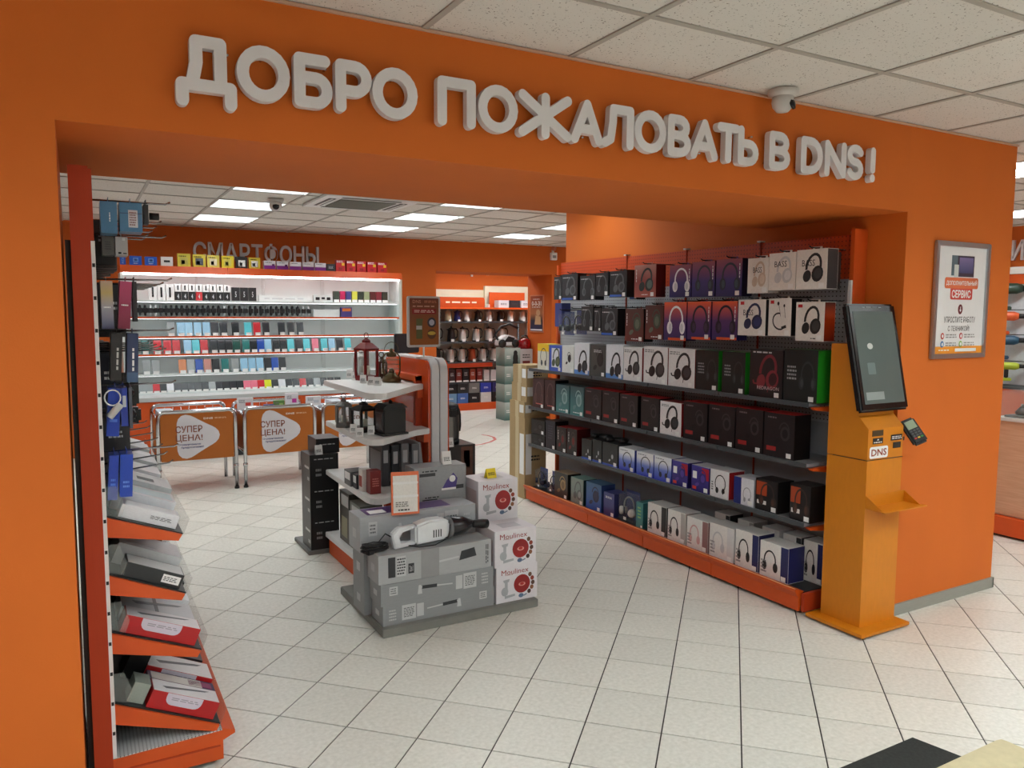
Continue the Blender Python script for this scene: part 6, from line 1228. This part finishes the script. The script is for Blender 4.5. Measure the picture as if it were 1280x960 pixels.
# packs on hooks
CHK = tube_mesh([(0, 0, 0), (.24, 0, 0), (.255, 0, .008)], .0032, 6, mt((150, 150, 152), .25, .9))
LASTHK = [0, 0]
def hang(px0, px1, py0, py1, Y, D, m, lab, prints=(), rz=0, tilt=0, group=None, hk=True, name='hanging_pack'):
    if not hk: Y = LASTHK[0]-D/2
    ym = (py0+py1)/2; a = PX(px0, ym, 'y', Y).x; b = PX(px1, ym, 'y', Y).x; z0 = PX(px0, py1, 'y', Y).z; z1 = PX(px0, py0, 'y', Y).z if hk else LASTHK[1]-.008
    t = thing(name, lab, 'package', ((a+b)/2, Y+D/2, z0), 0, group, (0, tilt, rz)); X, Hh = (b-a)/2-.001, z1-z0
    box('pack', t, -X, X, -D/2, D/2, 0, Hh, m)
    for pr in prints:
        if pr[0] == 'f': flat(t, [[(pr[1]*2*X, pr[3]*Hh), (pr[2]*2*X, pr[3]*Hh), (pr[2]*2*X, pr[4]*Hh), (pr[1]*2*X, pr[4]*Hh)]], -D/2-.0008, pr[5], 'print')
        elif pr[0] == 'sp': small_print(t, pr[1]*2*X, -D/2-.0014, pr[2]*Hh, pr[3]*2*X, pr[4]*Hh, pr[5], pr[6])
        elif pr[0] == 'v': small_print(t, pr[1]*2*X, -D/2-.0014, pr[2]*Hh, pr[3]*Hh, pr[4], 1, pr[5], (0, PI/2, 0))
    v, f = [], []
    for (q0, q1, h0, h1) in ((-.03, -.014, 0, .016), (.014, .03, 0, .016), (-.014, .014, 0, .003), (-.014, .014, .013, .016)): abox(v, f, -.0008, .0008, q0, q1, Hh+h0, Hh+h1)
    link('hang_tab', new_mesh('hang_tab', v, f, [m]), t)
    if hk: link('peg_hook', CHK, lg, (.049, Y+D/2, z1+.008)); LASTHK[:] = [Y+D/2, z1+.008]
    return t
SKY = mt((66, 118, 156), .35); NVY = mt((44, 58, 92), .35); ROY = mt((26, 62, 170), .3)
hang(125, 147, 251, 291, 2.90, .10, SKY, 'sky blue pack with white vertical lettering on the top left hook', (('v', .05, .5, .3, .007, PAPER),))
hang(149, 178, 250, 289, 2.89, .10, SKY, 'sky blue pack with barcode label on the top left hook', (('f', -.12, .3, .15, .75, mt((206, 206, 210), .4)), ('sp', .08, .45, .3, .5, 6, mt((120, 70, 70), .5)), ('f', -.5, .5, .62, .645, NVY)), hk=False)
t = hang(179, 186, 252, 280, 2.92, .06, BLACK, 'black coiled cable pack at the tip of the top left hook', hk=False); lathe('plug', t, [(0, 0), (.012, 0), (.012, .03), (0, .03)], BLACK, (.012, 0, .03), 10, True, 0, (0, PI/2, 0))
hang(127, 143, 295, 318, 3.06, .10, mt((110, 106, 102), .4), 'grey pack below the sky blue ones', (('sp', 0, .5, .5, .5, 4, mt((80, 76, 74), .5)),)); hang(144, 160, 294, 319, 3.06, .1, mt((206, 202, 200), .4), 'white pack with small black marks below the sky blue ones', (('f', -.3, -.05, .08, .18, BLACK), ('f', .1, .4, .08, .14, BLACK), ('f', .05, .3, .8, .95, PAPER)), hk=False)
hang(126, 142, 351, 411, 2.92, .11, grad((0, (70, 74, 110)), (.45, (170, 166, 176)), (.75, (196, 170, 110)), (1, (190, 160, 140))), 'tall pack with a pale portrait photo on a left hook', (('sp', 0, .45, .6, .06, 1, PAPER),)); hang(146, 162, 353, 411, 2.91, .11, grad((0, (120, 30, 60)), (1, (176, 60, 100))), 'tall magenta pack tilted on a left hook', (('sp', 0, .5, .6, .06, 1, PAPER),), tilt=.07, hk=False)
hang(166, 172, 356, 402, 2.98, .09, mt((44, 40, 42), .4), 'thin dark pack behind the magenta one', hk=False)
hang(136, 151, 417, 476, 2.92, .11, mt((40, 38, 38), .4), 'tall black pack with silver vertical lettering on a left hook', (('v', .1, .45, .5, .012, mt((190, 190, 186), .4)),), tilt=.06); hang(157, 172, 419, 478, 2.91, .11, NVY, 'tall navy pack with white vertical lettering on a left hook', (('v', .05, .45, .5, .012, PAPER), ('f', -.5, .5, 0, .2, mt((70, 96, 130), .4))), tilt=.04, hk=False)
hang(131, 148, 486, 546, 2.91, .10, ROY, 'royal blue cable pack with white loop on a left hook', (('f', -.3, .3, .3, .36, mt((80, 120, 210), .4)),), tilt=.08)
hang(150.5, 160, 481, 533, 2.96, .10, mt((34, 56, 150), .3), 'deep blue cable pack behind the one with the loop', (('f', -.2, .3, .5, .8, mt((190, 194, 200), .4)),), hk=False); hang(161, 166, 482, 536, 3.0, .1, mt((70, 74, 84), .4), 'slate grey slim pack beside the blue cable packs', hk=False)
p = PX(141, 505, 'y', 2.885); t = thing('cable_loop', 'white looped cable with round tag hanging over the royal blue pack', 'cable', (p.x, 2.893, p.z)); tube('loop', t, [(.024*math.cos(2*PI*k/16), 0, .02+.026*math.sin(2*PI*k/16)) for k in range(16)], .0024, PAPER, 6, True); lathe('tag', t, [(0, 0), (.012, 0), (.012, .05), (.008, .056), (0, .056)], mt((206, 208, 206), .4), (-.012, 0, -.045), 10, True, 0, (0, .7, 0))
hang(133, 146, 570, 626, 2.90, .10, ROY, 'royal blue pack on the lowest left hook', (('sp', 0, .4, .5, .2, 2, mt((90, 130, 220), .4)),), tilt=.07); hang(148, 165, 568, 622, 2.90, .10, mt((30, 70, 180), .3), 'bright blue pack beside another on the lowest left hook', (('sp', 0, .3, .5, .2, 2, mt((110, 150, 230), .4)),), tilt=.05, hk=False)
p = PX(133, 600, 'y', 2.89)
# deeper rows of dark packs
rd = random.Random(21)
for z0, hh in ((1.80, .16), (1.54, .19), (1.28, .2), (1.085, .16)):
    for k in range(8):
        Y = 3.2+.195*k; c = rd.choice([(34, 34, 38), (44, 42, 44), (30, 34, 46), (70, 70, 74)]); X0 = .07; X1 = .12+rd.uniform(0, .05)
        lab = '%s pack deep in the hook rows of the left gondola' % ('black' if c[0] < 40 and c[2] < 45 else 'navy' if c[2] == 46 else 'grey')
        simple_box('hanging_pack', lab, X0, X1, Y, Y+.13, z0, z0+hh, mt(c, .4), (('sp', 0, .6, .5, .2, 2, SILV),), 'package', lab.replace('pack deep', 'packs deep'))
        if z0 > 1.2 and k < 5: link('peg_hook', CHK, lg, (.049, Y+.065, z0+hh+.006))
for k in range(7): link('peg_hook', CHK, lg, (.049, 3.12+.2*k, 1.05), (0, -.1, 0))
# black packs standing out at the far part of the gondola
for k, (px, z0, lab) in enumerate(((178, 1.16, 'black hair dryer in a clear pack on the far hooks'), (180, 1.075, 'low black clipper pack below the packed hair dryer'))):
    p = PX(px, 530, 'y', 4.3); hh = (.17, .08)[k]
    t = thing('hair_dryer_pack', lab, 'package', (p.x-.06, 4.33, z0), 0)
    rbox('shell', t, -.05, .05, -.03, .03, 0, hh, mt((26, 26, 28), .2), .012); lathe('nozzle', t, [(0, 0), (.026, 0), (.03, .02), (.022, .05), (0, .05)], mt((50, 50, 54), .15, .5), (.0, -.035, hh*.3), 14)
    box('bracket', t, .19-p.x, -.05, -.008, .008, hh*.6, hh*.6+.008, STEEL)

# faded red curve marked on the floor beyond the stand
pts = [PX(a, b, 'z', 0) for a, b in ((590, 557), (602, 555.5), (613, 552.5), (619, 549.5), (617, 546.5), (610, 544.5), (602, 543.5))]
V, Fc = [], []
for k, p in enumerate(pts):
    a = pts[max(0, k-1)]; b = pts[min(len(pts)-1, k+1)]; d_ = (b-a).normalized(); n_ = Vector((-d_.y, d_.x, 0))*.02
    V += [(p.x-n_.x, p.y-n_.y, .0012), (p.x+n_.x, p.y+n_.y, .0012)]
    if k: Fc.append((2*k-2, 2*k, 2*k+1, 2*k-1))
tag(link('floor_marking', new_mesh('floor_marking', V, Fc, [mt((206, 110, 100), .6)])), 'faded red curved line taped on the floor beyond the display stand', 'floor marking')
